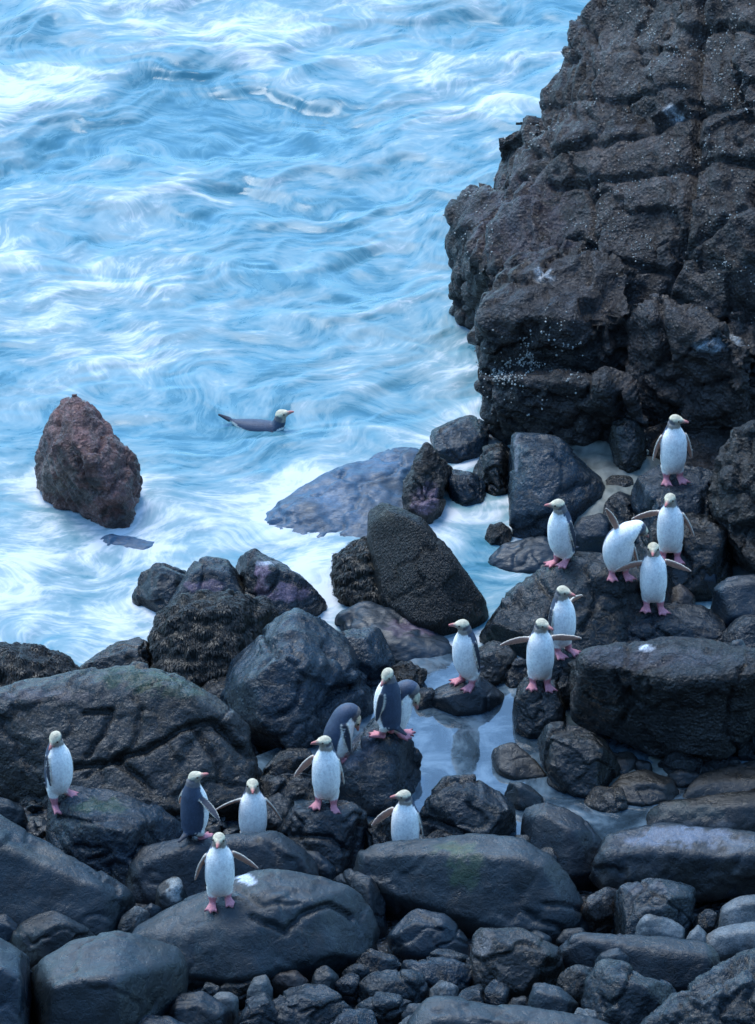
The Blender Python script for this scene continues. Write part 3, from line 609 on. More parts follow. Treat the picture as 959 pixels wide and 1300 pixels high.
rock('stone', 'pale angular pebble at tip of the long slab boulder', '148,1184 156,1164 172,1151 192,1160 176,1180 158,1190', 'cobble', tint='pale', zb=.12, mat='rough')
rock('stone', 'two-toned small pebble beside the white-veined stone', '180,1156 192,1146 206,1154 196,1164 184,1164', 'cobble', tint='blue', zb=.1)
rock('boulder', 'long rounded boulder with green algae streak on top', '456,1108 466,1088 482,1076 520,1069 600,1066 660,1071 692,1090 722,1126 748,1166 740,1178 700,1186 640,1180 560,1156 500,1138 462,1122', 'smooth', zb=.04, hf=.6, rf=.5, stains=[(580, 1078, 36, 8, GREEN, .8), (590, 1100, 22, 30, GREEN, .6)], cracks=[(pts('745,1160 715,1152 690,1150'), 2.5, .03), (pts('720,1182 690,1172 670,1160'), 2.5, .03)])
rock('stone', 'dark tapered rock between knobbly boulder and long green-streaked boulder', '424,1122 446,1104 470,1112 488,1146 490,1172 466,1182 448,1150', 'smooth', tint='wet', zb=.04)
rock('stone', 'smooth banded stone under the long green-streaked boulder', '496,1190 506,1170 526,1157 562,1164 594,1194 588,1208 540,1212 506,1206', 'smooth', tint='blue', zb=.10, hf=.55)
rock('boulder', 'blocky dark boulder with pale left end beneath green-streaked boulder', '600,1220 606,1190 622,1170 646,1178 662,1190 704,1208 714,1240 694,1268 650,1262 606,1244', 'slab', tint='brown', zb=.15, hf=.62, rf=.4, stains=[(614, 1195, 12, 24, (.10, .095, .09), .8)])
# --- right foreground
rock('block', 'square-cut rock with pale flat top under the undercut ledge', '780,1150 786,1128 802,1117 840,1122 878,1134 878,1150 864,1182 838,1196 788,1190', 'slab', tint='smooth', zb=.10, hf=.6, rf=.6, stains=[(830, 1128, 40, 8, (.08, .08, .09), .5)])
rock('stone', 'reddish grey triangular stone left of the square-cut rock', '732,1160 746,1142 768,1129 788,1134 780,1164 748,1178', 'slab', tint='rough', zb=.08)
rock('cobble', 'pale oval cobble in front of the square-cut rock', '806,1186 808,1170 820,1159 840,1162 868,1180 868,1194 824,1198', 'cobble', tint='pale', zb=.16)
rock('cobble', 'large pale rounded cobble near the undercut ledge end', '914,1176 918,1152 942,1140 1020,1138 1020,1178 936,1184', 'cobble', tint='pale', zb=.12)
rock('cobble', 'low pale grey stone in front of the large pale rounded cobble', '892,1200 904,1182 926,1174 1020,1172 1020,1204 920,1212', 'cobble', tint='pale', zb=.16, hf=.5)
rock('cobble', 'small pointed light stone right of the pale oval cobble', '868,1206 876,1184 886,1174 898,1188 896,1208', 'cobble', tint='pale', zb=.16)
rock('boulder', 'long smooth whale-backed boulder below the pale oval cobble', '704,1212 716,1192 740,1182 772,1184 830,1190 894,1200 914,1226 892,1258 840,1256 770,1232', 'smooth', tint='wet', zb=.2, hf=.55, rf=.55)
rock('boulder', 'ridged wedge boulder in front of the whale-backed boulder', '742,1286 750,1252 764,1230 790,1220 840,1240 884,1266 876,1284 822,1308 764,1304', 'slab', tint='smooth', zb=.28, hf=.5, rf=.5)
rock('stone', 'square dark stone left of the ridged wedge boulder', '702,1262 714,1236 732,1226 752,1230 758,1254 738,1270', 'slab', tint='dark', zb=.24)
rock('stone', 'pale lump perched behind the ridged wedge boulder', '756,1222 764,1210 784,1204 802,1216 802,1232 776,1236', 'cobble', tint='smooth', zb=.3)
rock('boulder', 'broad layered boulder beside the ridged wedge boulder', '806,1320 820,1296 850,1276 892,1254 930,1222 1020,1206 1020,1345 820,1345', 'slab', tint='smooth', zb=.34, hf=.5, rf=.5, shp=(0.03, 2.4, 0.016, 0.02, 3.0, 3))
rock('stone', 'rounded grey stone behind the broad layered boulder', '924,1232 932,1210 950,1206 1020,1204 1020,1232', 'cobble', tint='smooth', zb=.34)
# --- bottom stones
for lab, ol, sh, ti, zz in [
    ('flat dark slab stone under the knobbly overhanging boulder end', '450,1224 470,1204 500,1214 512,1228 482,1242', 'slab', 'wet', .2),
    ('flat blue slab stone lying beneath the smooth banded stone', '500,1224 560,1217 604,1232 592,1248 540,1254', 'slab', 'blue', .2),
    ('leaf-shaped flat stone in front of the flat blue slab', '456,1252 480,1234 520,1231 548,1256 532,1268 480,1266', 'slab', 'smooth', .24),
    ('thin grey flake stone near the leaf-shaped flat stone', '444,1282 480,1262 522,1270 504,1290', 'slab', 'smooth', .28),
    ('small leaning grey stone left of the blocky dark boulder base', '576,1278 592,1252 618,1248 614,1278', 'slab', 'smooth', .26),
    ('dark triangular stone in front of the blocky dark boulder', '606,1270 628,1245 646,1256 640,1280', 'slab', 'wet', .26),
    ('grey rounded-square stone right of the blocky dark boulder', '670,1280 680,1246 710,1254 734,1276 718,1294 690,1290', 'cobble', 'smooth', .26),
    ('broad flat boulder top with pale vein along its ridge', '512,1320 545,1272 580,1262 640,1274 740,1294 790,1312 790,1345 512,1345', 'smooth', 'smooth', .34),
    ('smooth log-shaped stone below the overhanging boulder', '212,1290 226,1264 258,1261 292,1284 280,1310 226,1312', 'cobble', 'wet', .28),
    ('pale green cobble beside the log-shaped stone', '266,1272 276,1260 290,1258 302,1268 298,1282 276,1284', 'cobble', 'pale', .28),
    ('dark ridged stone leaning on the log-shaped stone', '296,1306 312,1264 340,1258 366,1306', 'slab', 'wet', .3),
    ('wide layered dark stone below the overhanging boulder', '342,1282 366,1252 430,1254 454,1282 424,1308 352,1308', 'slab', 'wet', .28),
    ('rounded light grey stone under the overhanging boulder', '396,1248 402,1230 414,1226 430,1240 422,1256 402,1256', 'cobble', 'smooth', .22),
    ('short dark stone beneath the overhanging boulder belly', '344,1246 356,1230 376,1232 392,1246 380,1256', 'cobble', 'rough', .22),
    ('flat blue stone at the lower edge of the wide layered stone', '412,1312 438,1284 472,1280 490,1312', 'slab', 'blue', .32),
    ('flat blue stone lying at the foot of the big smooth boulder', '150,1318 180,1290 226,1290 262,1306 240,1330', 'smooth', 'blue', .32),
    ('greenish upright stone below the overhanging boulder', '314,1262 322,1242 338,1238 346,1256 330,1272', 'cobble', 'pale', .22),
    ('small dark wedge stone left of the leaf-shaped flat stone', '424,1250 438,1234 456,1240 452,1258', 'slab', 'wet', .22),
    ('dark stone under the chin of the overhanging boulder', '270,1258 290,1240 326,1236 340,1250 312,1264', 'slab', 'dark', .2),
    ('light flat stone right of rounded light grey stone', '432,1236 452,1222 474,1230 460,1244', 'slab', 'smooth', .2),
    ('small grey pebble stone beside thin grey flake', '510,1290 520,1274 536,1274 540,1288 524,1296', 'cobble', 'smooth', .3),
    ('brown stone between blocky boulder and whale-backed boulder', '640,1286 652,1268 672,1264 680,1284', 'slab', 'brown', .26),
    ('dark stone under the green-streaked boulder tail', '706,1196 716,1180 738,1178 748,1190 730,1200', 'cobble', 'dark', .14),
    ('angular grey chip stone between leaning grey stone and dark triangular stone', '544,1262 560,1244 582,1248 578,1268 556,1272', 'slab', 'pale', .24),
    ('pale split stone beside the wide layered dark stone', '300,1244 318,1228 340,1232 338,1246 316,1254', 'slab', 'pale', .2),
    ('light angular stone wedged under the smooth banded stone', '536,1222 556,1206 588,1210 600,1222 570,1232', 'slab', 'smooth', .16),
    ('chipped pale stone against the ridged wedge boulder', '722,1300 734,1280 756,1284 760,1304 740,1312', 'slab', 'pale', .32),
    ('small sharp stone beside the pale green cobble', '250,1262 262,1246 282,1248 280,1262', 'slab', 'smooth', .24),
    ('flat pale chip between thin grey flake and broad flat boulder', '498,1304 520,1290 546,1294 540,1308', 'slab', 'pale', .32),
    ('grey broken stone beneath the square-cut rock', '880,1170 896,1156 916,1160 910,1178 890,1182', 'slab', 'smooth', .12),
    ('light sliver stone under the green-streaked boulder belly', '664,1192 680,1180 700,1190 692,1202', 'cobble', 'smooth', .14)]:
    rock('stone', lab, ol, sh, tint=ti, zb=zz, hf=.5)

# --- filler stones in the gaps
rng = random.Random(4)
proto = []
for k in range(7):
    bmv = [np.array([rng.gauss(0, 1), rng.gauss(0, 1), rng.gauss(0, 1)]) for _ in range(11)]
    bmv = [p / np.linalg.norm(p) * np.array([0.09, 0.075, 0.05]) * rng.uniform(.8, 1.1) for p in bmv]
    V, F = remesh(*hull(bmv), 0.010); V = laplace(V, quads_to_edges(F), 4); N = normals(V, F)
    V = V + N * (0.006 * fbm(V * 20, 3, k))[:, None]
    me = raw_mesh('stone', V, F); t = np.array(TINT[['wet', 'dark', 'smooth', 'blue', 'brown', 'smooth', 'wet'][k]])
    color_attr(me, 'tint', np.tile(t, (len(V), 1))); me.materials.append(M['smooth']); proto.append(me)
bv = BVHTree.FromPolygons(np.vstack(ALLV).tolist(), np.vstack(ALLF).tolist())
def cast(u, v):
    d = ray(u, v); d = d / np.linalg.norm(d)
    h = bv.ray_cast(Vector(CAMP), Vector(d), 200)
    return h
cnt = 0
for k in range(1500):
    u = rng.uniform(-20, 980); v = rng.uniform(1000, 1325) if k % 3 else rng.uniform(860, 1100)
    if v < 1090 and u > 320: continue
    d = ray(u, v); d /= np.linalg.norm(d)
    p = W(u, v, 0.1)
    for _ in range(3): p = W(u, v, float(ground_z(np.array(p[0]), np.array(p[1]))) + 0.02)
    h = bv.ray_cast(Vector(CAMP), Vector(d), 200)
    # only where the ground shows between the boulders
    if h[0] is not None and (Vector(CAMP) - h[0]).length < (Vector(CAMP) - Vector(p)).length - 0.10: continue
    s = rng.uniform(.45, 1.35)
    pk = rng.randrange(7); o = bpy.data.objects.new('small_stone', proto[pk]); COL.objects.link(o)
    o.location = p; o.scale = (s, s, s); o.rotation_euler = (rng.uniform(-.4, .4), rng.uniform(-.4, .4), rng.uniform(0, 6.3))
    near_ = min(((math.hypot(c_[0] - p[0], c_[1] - p[1]), l_) for c_, l_ in ROCKS), key=lambda t: t[0])[1]
    tone = ['wet blue-black', 'black', 'grey', 'dark blue', 'brown', 'grey', 'wet blue-black'][pk]
    tag(o, 'small %s stone near the %s' % (tone, near_), 'stone', 'small stones in the gaps between boulders')
    cnt += 1
    if cnt > 230: break

# ------------------------------------------------------------------ seaweed fronds, barnacles (real geometry, uncountable)
def as_parts(o, part):
    e = bpy.data.objects.new(o.name.split('.')[0], None); COL.objects.link(e); e.location = o.location.copy(); e.empty_display_size = .2
    nm = o.name
    for k in ('label', 'category', 'group'):
        e[k] = o[k]; del o[k]
    o.name = part; e.name = nm; o.parent = e; o.location = (0, 0, 0)
    return e
def frond_coat(res, n, seed, size=1.0, vmin=None):
    o, V, F, N = res; r = np.random.default_rng(seed)
    fi = r.integers(0, len(F), n); c = V[F[fi]].mean(1); nn = N[F[fi, 0]]
    ok = (nn @ (-FWD) > -0.25) & (c[:, 2] > 0.0); c, nn = c[ok], nn[ok]
    g = np.array([0, 0, -1.0]) - nn * (-nn[:, 2])[:, None]
    g = g + 0.22 * r.normal(size=g.shape) + np.array([0.1, -0.25, 0]); g -= nn * (g * nn).sum(1)[:, None]
    g /= np.linalg.norm(g, axis=1)[:, None] + 1e-9
    s = np.cross(nn, g); ln = r.uniform(.014, .036, len(c)) * size; wd = r.uniform(.002, .0045, len(c)) * size
    lift = r.uniform(.001, .006, len(c))
    A = c + nn * 0.001; B = c + g * (ln * .5)[:, None] + nn * lift[:, None]; C = c + g * ln[:, None] + nn * (lift * .4)[:, None]
    VV = np.concatenate([A - s * (wd * .5)[:, None], A + s * (wd * .5)[:, None], B - s * wd[:, None], B + s * wd[:, None], C - s * (wd * .3)[:, None], C + s * (wd * .3)[:, None]])
    m_ = len(c); i = np.arange(m_)
    FF = np.concatenate([np.stack([i, i + m_, i + 3 * m_, i + 2 * m_], 1), np.stack([i + 2 * m_, i + 3 * m_, i + 5 * m_, i + 4 * m_], 1)])
    base = np.array(o.location)
    me = raw_mesh('seaweed', VV - base, FF)
    t = np.array([0.015, 0.012, 0.007]) * r.uniform(.4, 1.7, (m_, 1)) * np.array([1, 1, 1]); color_attr(me, 'tint', np.tile(t, (6, 1)))
    q = link('seaweed', me, M['frond'], as_parts(o, 'stone_body')); tag(q, kind='stuff')
frond_coat(weedA, 7000, 1, .6); frond_coat(weedB, 8000, 2); frond_coat(weedC, 18000, 3); frond_coat(weedD, 14000, 4)
def barnacle_coat(o, V, F, N, spots, seed):
    r = np.random.default_rng(seed); u, v = project(V); vis = (N @ (-FWD)) > 0.05
    VV, FF, TT = [], [], []
    base = np.array(o.location); ang = np.arange(5) * 2 * math.pi / 5
    patch = fbm(V * 5.0, 3, seed)
    for (su, sv, ru, rv, n, sz) in spots:
        w = np.exp(-(((u - su) / ru) ** 2 + ((v - sv) / rv) ** 2)) * vis * sstep(0.02, 0.35, patch)
        if w.sum() <= 0: continue
        for ii in r.choice(len(V), n, p=w / w.sum()):
            nn = N[ii]; t = np.cross(nn, [0.3, 0.2, 0.9]); t /= np.linalg.norm(t); b_ = np.cross(nn, t)
            p = V[ii] + r.normal(size=3) * 0.008; s = r.uniform(.5, 1.3) * sz; b0 = len(VV)
            for a in ang: VV.append(p + (t * math.cos(a) + b_ * math.sin(a)) * s - nn * 0.004)
            for a in ang: VV.append(p + (t * math.cos(a) + b_ * math.sin(a)) * s * .5 + nn * s * .7)
            for k in range(5): FF.append((b0 + k, b0 + (k + 1) % 5, b0 + 5 + (k + 1) % 5, b0 + 5 + k))
            FF.append((b0 + 5, b0 + 6, b0 + 7, b0 + 8)); FF.append((b0 + 5, b0 + 8, b0 + 9, b0 + 9))
            c = np.array([.34, .33, .29]) * r.uniform(.45, 1.3); TT += [c] * 10
    me = bpy.data.meshes.new('barnacles')
    me.from_pydata([tuple(p - base) for p in VV], [], [f if len(set(f)) == 4 else f[:3] for f in FF]); color_attr(me, 'tint', np.array(TT))
    tag(link('barnacles', me, M['shell'], as_parts(o, 'rock_face')), kind='stuff')
barnacle_coat(crag, cV, cF, cN, [(650, 470, 45, 30, 420, .009), (690, 450, 50, 35, 260, .008), (600, 270, 30, 50, 160, .008), (685, 165, 30, 20, 140, .008),
    (890, 40, 110, 50, 420, .007), (800, 90, 120, 60, 260, .006), (860, 250, 110, 60, 200, .006), (740, 260, 100, 70, 110, .006), (920, 150, 60, 60, 260, .007), (820, 300, 60, 40, 200, .006), (950, 330, 40, 60, 120, .007)], 9)

# ------------------------------------------------------------------ sea sheet with swell and streaming foam
xs = stretch(-3.5, 3.5, 0.0155, 120, 20); ys = stretch(-2.8, 9.6, 0.024, 120, 20)
X, Y = np.meshgrid(xs, ys); ny, nx = X.shape
P2 = np.stack([X.ravel(), Y.ravel(), np.zeros(X.size)], 1)
warp = P2.copy()
warp[:, 0] += 0.45 * fbm(P2 * 0.9, 3, 71); warp[:, 1] += 0.6 * fbm(P2 * 0.9 + 5.2, 3, 72)
A0 = math.radians(24)
swell = fbm(rot2(warp, A0, 0.34, 0.85), 3, 31, 0.45)
chop = 1 - 2 * np.abs(fbm(rot2(warp, A0 - 0.3, 0.9, 2.0), 3, 33))
U, Vv = project(P2)
dens = np.full(X.size, 0.36)
def blob(u, v, ru, rv, a, ang=0.0):
    global dens
    c, s = math.cos(math.radians(ang)), math.sin(math.radians(ang))
    du, dv = U - u, Vv - v
    p, q = (du * c - dv * s) / ru, (du * s + dv * c) / rv
    dens = dens + a * np.exp(-(p * p + q * q))
for bl in [(270, 40, 120, 40, .40, 0), (90, 95, 70, 26, .26, 20), (330, 80, 60, 22, .3, -20), (400, 20, 160, 30, .22, 0), (440, 100, 50, 12, .2, 10),
           (170, 445, 95, 30, .42, 12), (60, 400, 70, 40, .26, 20), (60, 480, 60, 25, .2, 20), (200, 370, 130, 24, .16, 15), (520, 330, 60, 60, .14, 30),
           (20, 700, 60, 40, .20, 0), (80, 770, 120, 45, .34, 10), (150, 805, 80, 28, .30, 0), (30, 620, 40, 60, .25, 0), (170, 690, 60, 30, .22, 0),
           (360, 620, 50, 30, .30, 30), (290, 650, 90, 30, .24, 10), (410, 720, 40, 22, .42, 0), (390, 600, 40, 22, .3, 30), (590, 560, 30, 60, .22, 0),
           (612, 668, 46, 60, -.38, 0), (630, 100, 140, 60, .16, 25), (560, 470, 60, 60, .14, 0), (180, 560, 30, 60, .15, 0), (50, 250, 80, 40, .12, 20),
           (330, 240, 120, 14, .18, 12), (200, 290, 40, 40, .14, 60),
           (230, 90, 90, 22, -.28, 5), (250, 200, 160, 30, -.16, 10), (400, 180, 120, 40, -.2, 15), (420, 285, 120, 30, -.14, 10), (300, 560, 90, 35, -.2, 0),
           (470, 390, 120, 22, -.14, 10), (120, 160, 120, 20, -.12, 15), (610, 725, 40, 30, -.30, 0)]:
    blob(*bl)
# surf where the water meets rock
RV = np.vstack(ALLV); near = RV[(RV[:, 2] > -.06) & (RV[:, 2] < .06) & (RV[:, 1] > -2.4)]
ci = np.clip(np.searchsorted(xs, near[:, 0]), 0, nx - 1); cj = np.clip(np.searchsorted(ys, near[:, 1]), 0, ny - 1)
occ = np.zeros((ny, nx)); occ[cj, ci] = 1.0
def boxblur(A, kx, ky, n=3):
    for _ in range(n):
        for ax, k in ((1, kx), (0, ky)):
            c_ = np.cumsum(np.concatenate([np.repeat(np.take(A, [0], ax) * 0, k + 1, ax), A, np.repeat(np.take(A, [0], ax) * 0, k, ax)], ax), ax)
            hi = np.take(c_, range(2 * k + 1, c_.shape[ax]), ax); lo = np.take(c_, range(0, c_.shape[ax] - 2 * k - 1), ax)
            A = (hi - lo) / (2 * k + 1)
    return A
s1 = boxblur(occ, 4, 3); s2 = boxblur(occ, 16, 9)
dens = dens + (0.22 * np.clip(s1 / 0.2, 0, 1) + 0.17 * np.clip(s2 / 0.08, 0, 1)).ravel() * (0.85 + 1.1 * fbm(warp * 2.2, 4, 88, .6))
# stream lines
pot = (fbm(P2 * 0.9 + 3.3, 2, 41)).reshape(ny, nx)
gy, gx = np.gradient(pot)
dxs = np.gradient(xs)[None, :]; dys = np.gradient(ys)[:, None]
vx = math.cos(A0) + 0.60 * gy / dys; vy = math.sin(A0) - 0.60 * gx / dxs
psi_ = Y * math.cos(A0) - X * math.sin(A0) + 0.60 * pot
sp = np.sqrt(vx * vx + vy * vy) + 1e-6
ux = vx / sp / dxs; uy = vy / sp / dys
def lic(src, length, steps):
    out = src.copy(); tot = 1.0
    for sgn in (1, -1):
        px, py = np.meshgrid(np.arange(nx, dtype=float), np.arange(ny, dtype=float))
        for k in range(steps):
            ix = np.clip(np.rint(px), 0, nx - 1).astype(int); iy = np.clip(np.rint(py), 0, ny - 1).astype(int)
            px = px + sgn * ux[iy, ix] * length / steps; py = py + sgn * uy[iy, ix] * length / steps
            ix = np.clip(np.rint(px), 0, nx - 1).astype(int); iy = np.clip(np.rint(py), 0, ny - 1).astype(int)
            w = 1 - (k + 1) / (steps + 1.0); out = out + w * src[iy, ix]; tot += w
    return out / tot
n_f = fbm(P2 * np.array([20, 20, 1.0]), 3, 51, 0.7).reshape(ny, nx)
n_m = fbm(warp * np.array([5.0, 5.0, 1.0]), 3, 52, 0.6).reshape(ny, nx)
l2 = lic(n_m, 0.26, 16); l2 = l2 / l2.std()
lace = 1 - np.abs(fbm(rot2(warp, A0 - .12, 1.0, 2.6), 4, 61, 0.6)) * 3.4           # thin bright lines of foam
lace = lic(np.clip(lace, 0, 1).reshape(ny, nx) ** 2, 0.06, 6)
lace2 = np.clip(1 - np.abs(fbm(rot2(warp, A0 - .3, 2.6, 4.6) + 0.6 * np.stack([n_m.ravel(), n_f.ravel(), n_m.ravel()], 1), 4, 63, 0.65)) * 3.6, 0, 1).reshape(ny, nx) ** 2
lace2 = lic(lace2, 0.05, 6)
sw = swell.reshape(ny, nx)
foam = dens.reshape(ny, nx) + 0.04 * l2 + 0.13 * (lace - 0.3) + 0.20 * (lace2 - 0.25) + 0.28 * sw + 0.07 * chop.reshape(ny, nx)
# breaking crests where the swell peaks
foam += 0.30 * sstep(0.22, 0.5, sw + 0.04 * l2)
foam = np.clip(foam, -0.1, 1.1)
amp = np.interp(Y, [-3, -0.6, 1.5, 4.0, 9], [0.25, 0.35, 0.7, 1.0, 1.2])
Z = amp * (0.105 * sw + 0.018 * chop.reshape(ny, nx)) + 0.003 * l2
Z += 0.07 * np.exp(-(((U - 235) / 120) ** 2 + ((Vv - 62) / 22) ** 2)).reshape(ny, nx)
Z = np.where((np.abs(X) > 8) | (Y > 14), -0.05, Z) - 0.02
Vs = np.stack([X.ravel(), Y.ravel(), Z.ravel()], 1)
keep_y = ny
i = (np.arange(ny - 1)[:, None] * nx + np.arange(nx - 1)[None]).ravel()
Fq = np.stack([i, i + 1, i + nx + 1, i + nx], 1)
Fq = Fq[(Vs[Fq[:, 0], 1] > -2.55)]
used = np.unique(Fq); remap = np.full(len(Vs), -1); remap[used] = np.arange(len(used))
Vs = Vs[used]; Fq = remap[Fq]; foam = foam.ravel()[used]; psi_ = psi_.ravel()[used]
sm = raw_mesh('sea', Vs, Fq); float_attr(sm, 'foam', foam); float_attr(sm, 'across', psi_); float_attr(sm, 'along', Vs[:, 0] * math.cos(A0) + Vs[:, 1] * math.sin(A0))
tag(link('sea', sm, M['sea']), kind='structure')
SEA_BVH = None

# ------------------------------------------------------------------ tide pool, sand, puddles
def flat_patch(name, poly, z, mat, label=None, wob=0.0, fine=0.04):
    P = [W(u, v, z) for u, v in pts(poly)]
    bm = bmesh.new(); vs = [bm.verts.new(tuple(p)) for p in P]; f = bm.faces.new(vs)
    bmesh.ops.triangulate(bm, faces=[f])
    bmesh.ops.subdivide_edges(bm, edges=bm.edges[:], cuts=6, use_grid_fill=True)
    bmesh.ops.recalc_face_normals(bm, faces=bm.faces[:])
    if wob:
        bm.verts.ensure_lookup_table(); A = np.array([v.co for v in bm.verts]); d = fbm(A * 3, 3, 8)
        for v, k in zip(bm.verts, d): v.co.z += wob * k
    me = bpy.data.meshes.new(name); bm.to_mesh(me); bm.free()
    if me.polygons and me.polygons[0].normal.z < 0: me.flip_normals()
    return tag(link(name, me, mat), kind='structure')
flat_patch('tide_pool', '325,960 400,930 470,860 540,830 640,830 760,900 1040,930 1040,1100 800,1100 660,1090 540,1080 420,1060 325,1040', 0.035, M['pool'])
def sand_bank(cu, cv, ru, rv, zc, drop, seed):
    c = W(cu, cv, zc); rx = ru / PXM; ry = rv / (PXM * .5)
    xs_ = np.linspace(c[0] - rx * 1.7, c[0] + rx * 1.7, 70); ys_ = np.linspace(c[1] - ry * 1.7, c[1] + ry * 1.7, 70)
    def zf(X, Y):
        r2 = ((X - c[0]) / rx) ** 2 + ((Y - c[1]) / ry) ** 2
        return zc + 0.02 - drop * r2 + (0.045 * fbm(np.stack([X.ravel() * 4, Y.ravel() * 4, X.ravel() * 0], 1), 4, seed)).reshape(X.shape)
    me, _, _ = grid_mesh('sand', xs_, ys_, zf); tag(link('sand', me, M['sand']), kind='structure')
sand_bank(815, 982, 90, 26, 0.035, 0.05, 3)
sand_bank(776, 584, 46, 40, 0.22, 0.03, 4)
# ------------------------------------------------------------------ penguins
WHT = np.array([0.95, 0.87, 0.77]); SLATE = np.array([0.050, 0.066, 0.098]); CREAM = np.array([0.66, 0.56, 0.37]); TANH = np.array([0.34, 0.27, 0.21])
DARKB = np.array([0.03, 0.034, 0.045]); PNK = np.array([0.56, 0.20, 0.21]); UNDER = np.array([0.44, 0.22, 0.15]); EDGE = np.array([0.66, 0.57, 0.44]); BILL = np.array([0.48, 0.24, 0.18])
STAND = [(0, -.030, .066, .030, .030), (0, -.022, .086, .078, .068), (0, -.004, .125, .090, .084), (0, .010, .185, .102, .098), (0, .016, .26, .104, .100), (0, .014, .335, .101, .094),
         (0, .006, .395, .089, .082), (0, .002, .435, .070, .068), (0, .002, .47, .053, .055), (0, .006, .505, .047, .050)]
def cspline(P, n):
    P = np.array(P, float); m_ = len(P); out = []
    for t in np.linspace(0, m_ - 1, n):
        i = min(int(t), m_ - 2); f = t - i
        p0, p1, p2, p3 = P[max(i - 1, 0)], P[i], P[i + 1], P[min(i + 2, m_ - 1)]
        out.append(.5 * ((2 * p1) + (-p0 + p2) * f + (2 * p0 - 5 * p1 + 4 * p2 - p3) * f * f + (-p0 + 3 * p1 - 3 * p2 + p3) * f ** 3))
    return np.array(out)
Zv = np.array([0, 0, 1.0])
def azv(a):
    a = math.radians(a); return np.array([math.sin(a), -math.cos(a), 0]), np.array([math.cos(a), math.sin(a), 0])
def closed_tube(rings):
    n = len(rings[0]); V = []; F = []
    for r in rings: V += list(r)
    for i in range(len(rings) - 1):
        for j in range(n):
            a, b_ = i * n + j, i * n + (j + 1) % n; F += [(a, b_, b_ + n), (a, b_ + n, a + n)]
    c0 = len(V); V.append(rings[0].mean(0)); V.append(rings[-1].mean(0)); o = (len(rings) - 1) * n
    for j in range(n): F.append((c0, (j + 1) % n, j)); F.append((c0 + 1, o + j, o + (j + 1) % n))
    return V, F
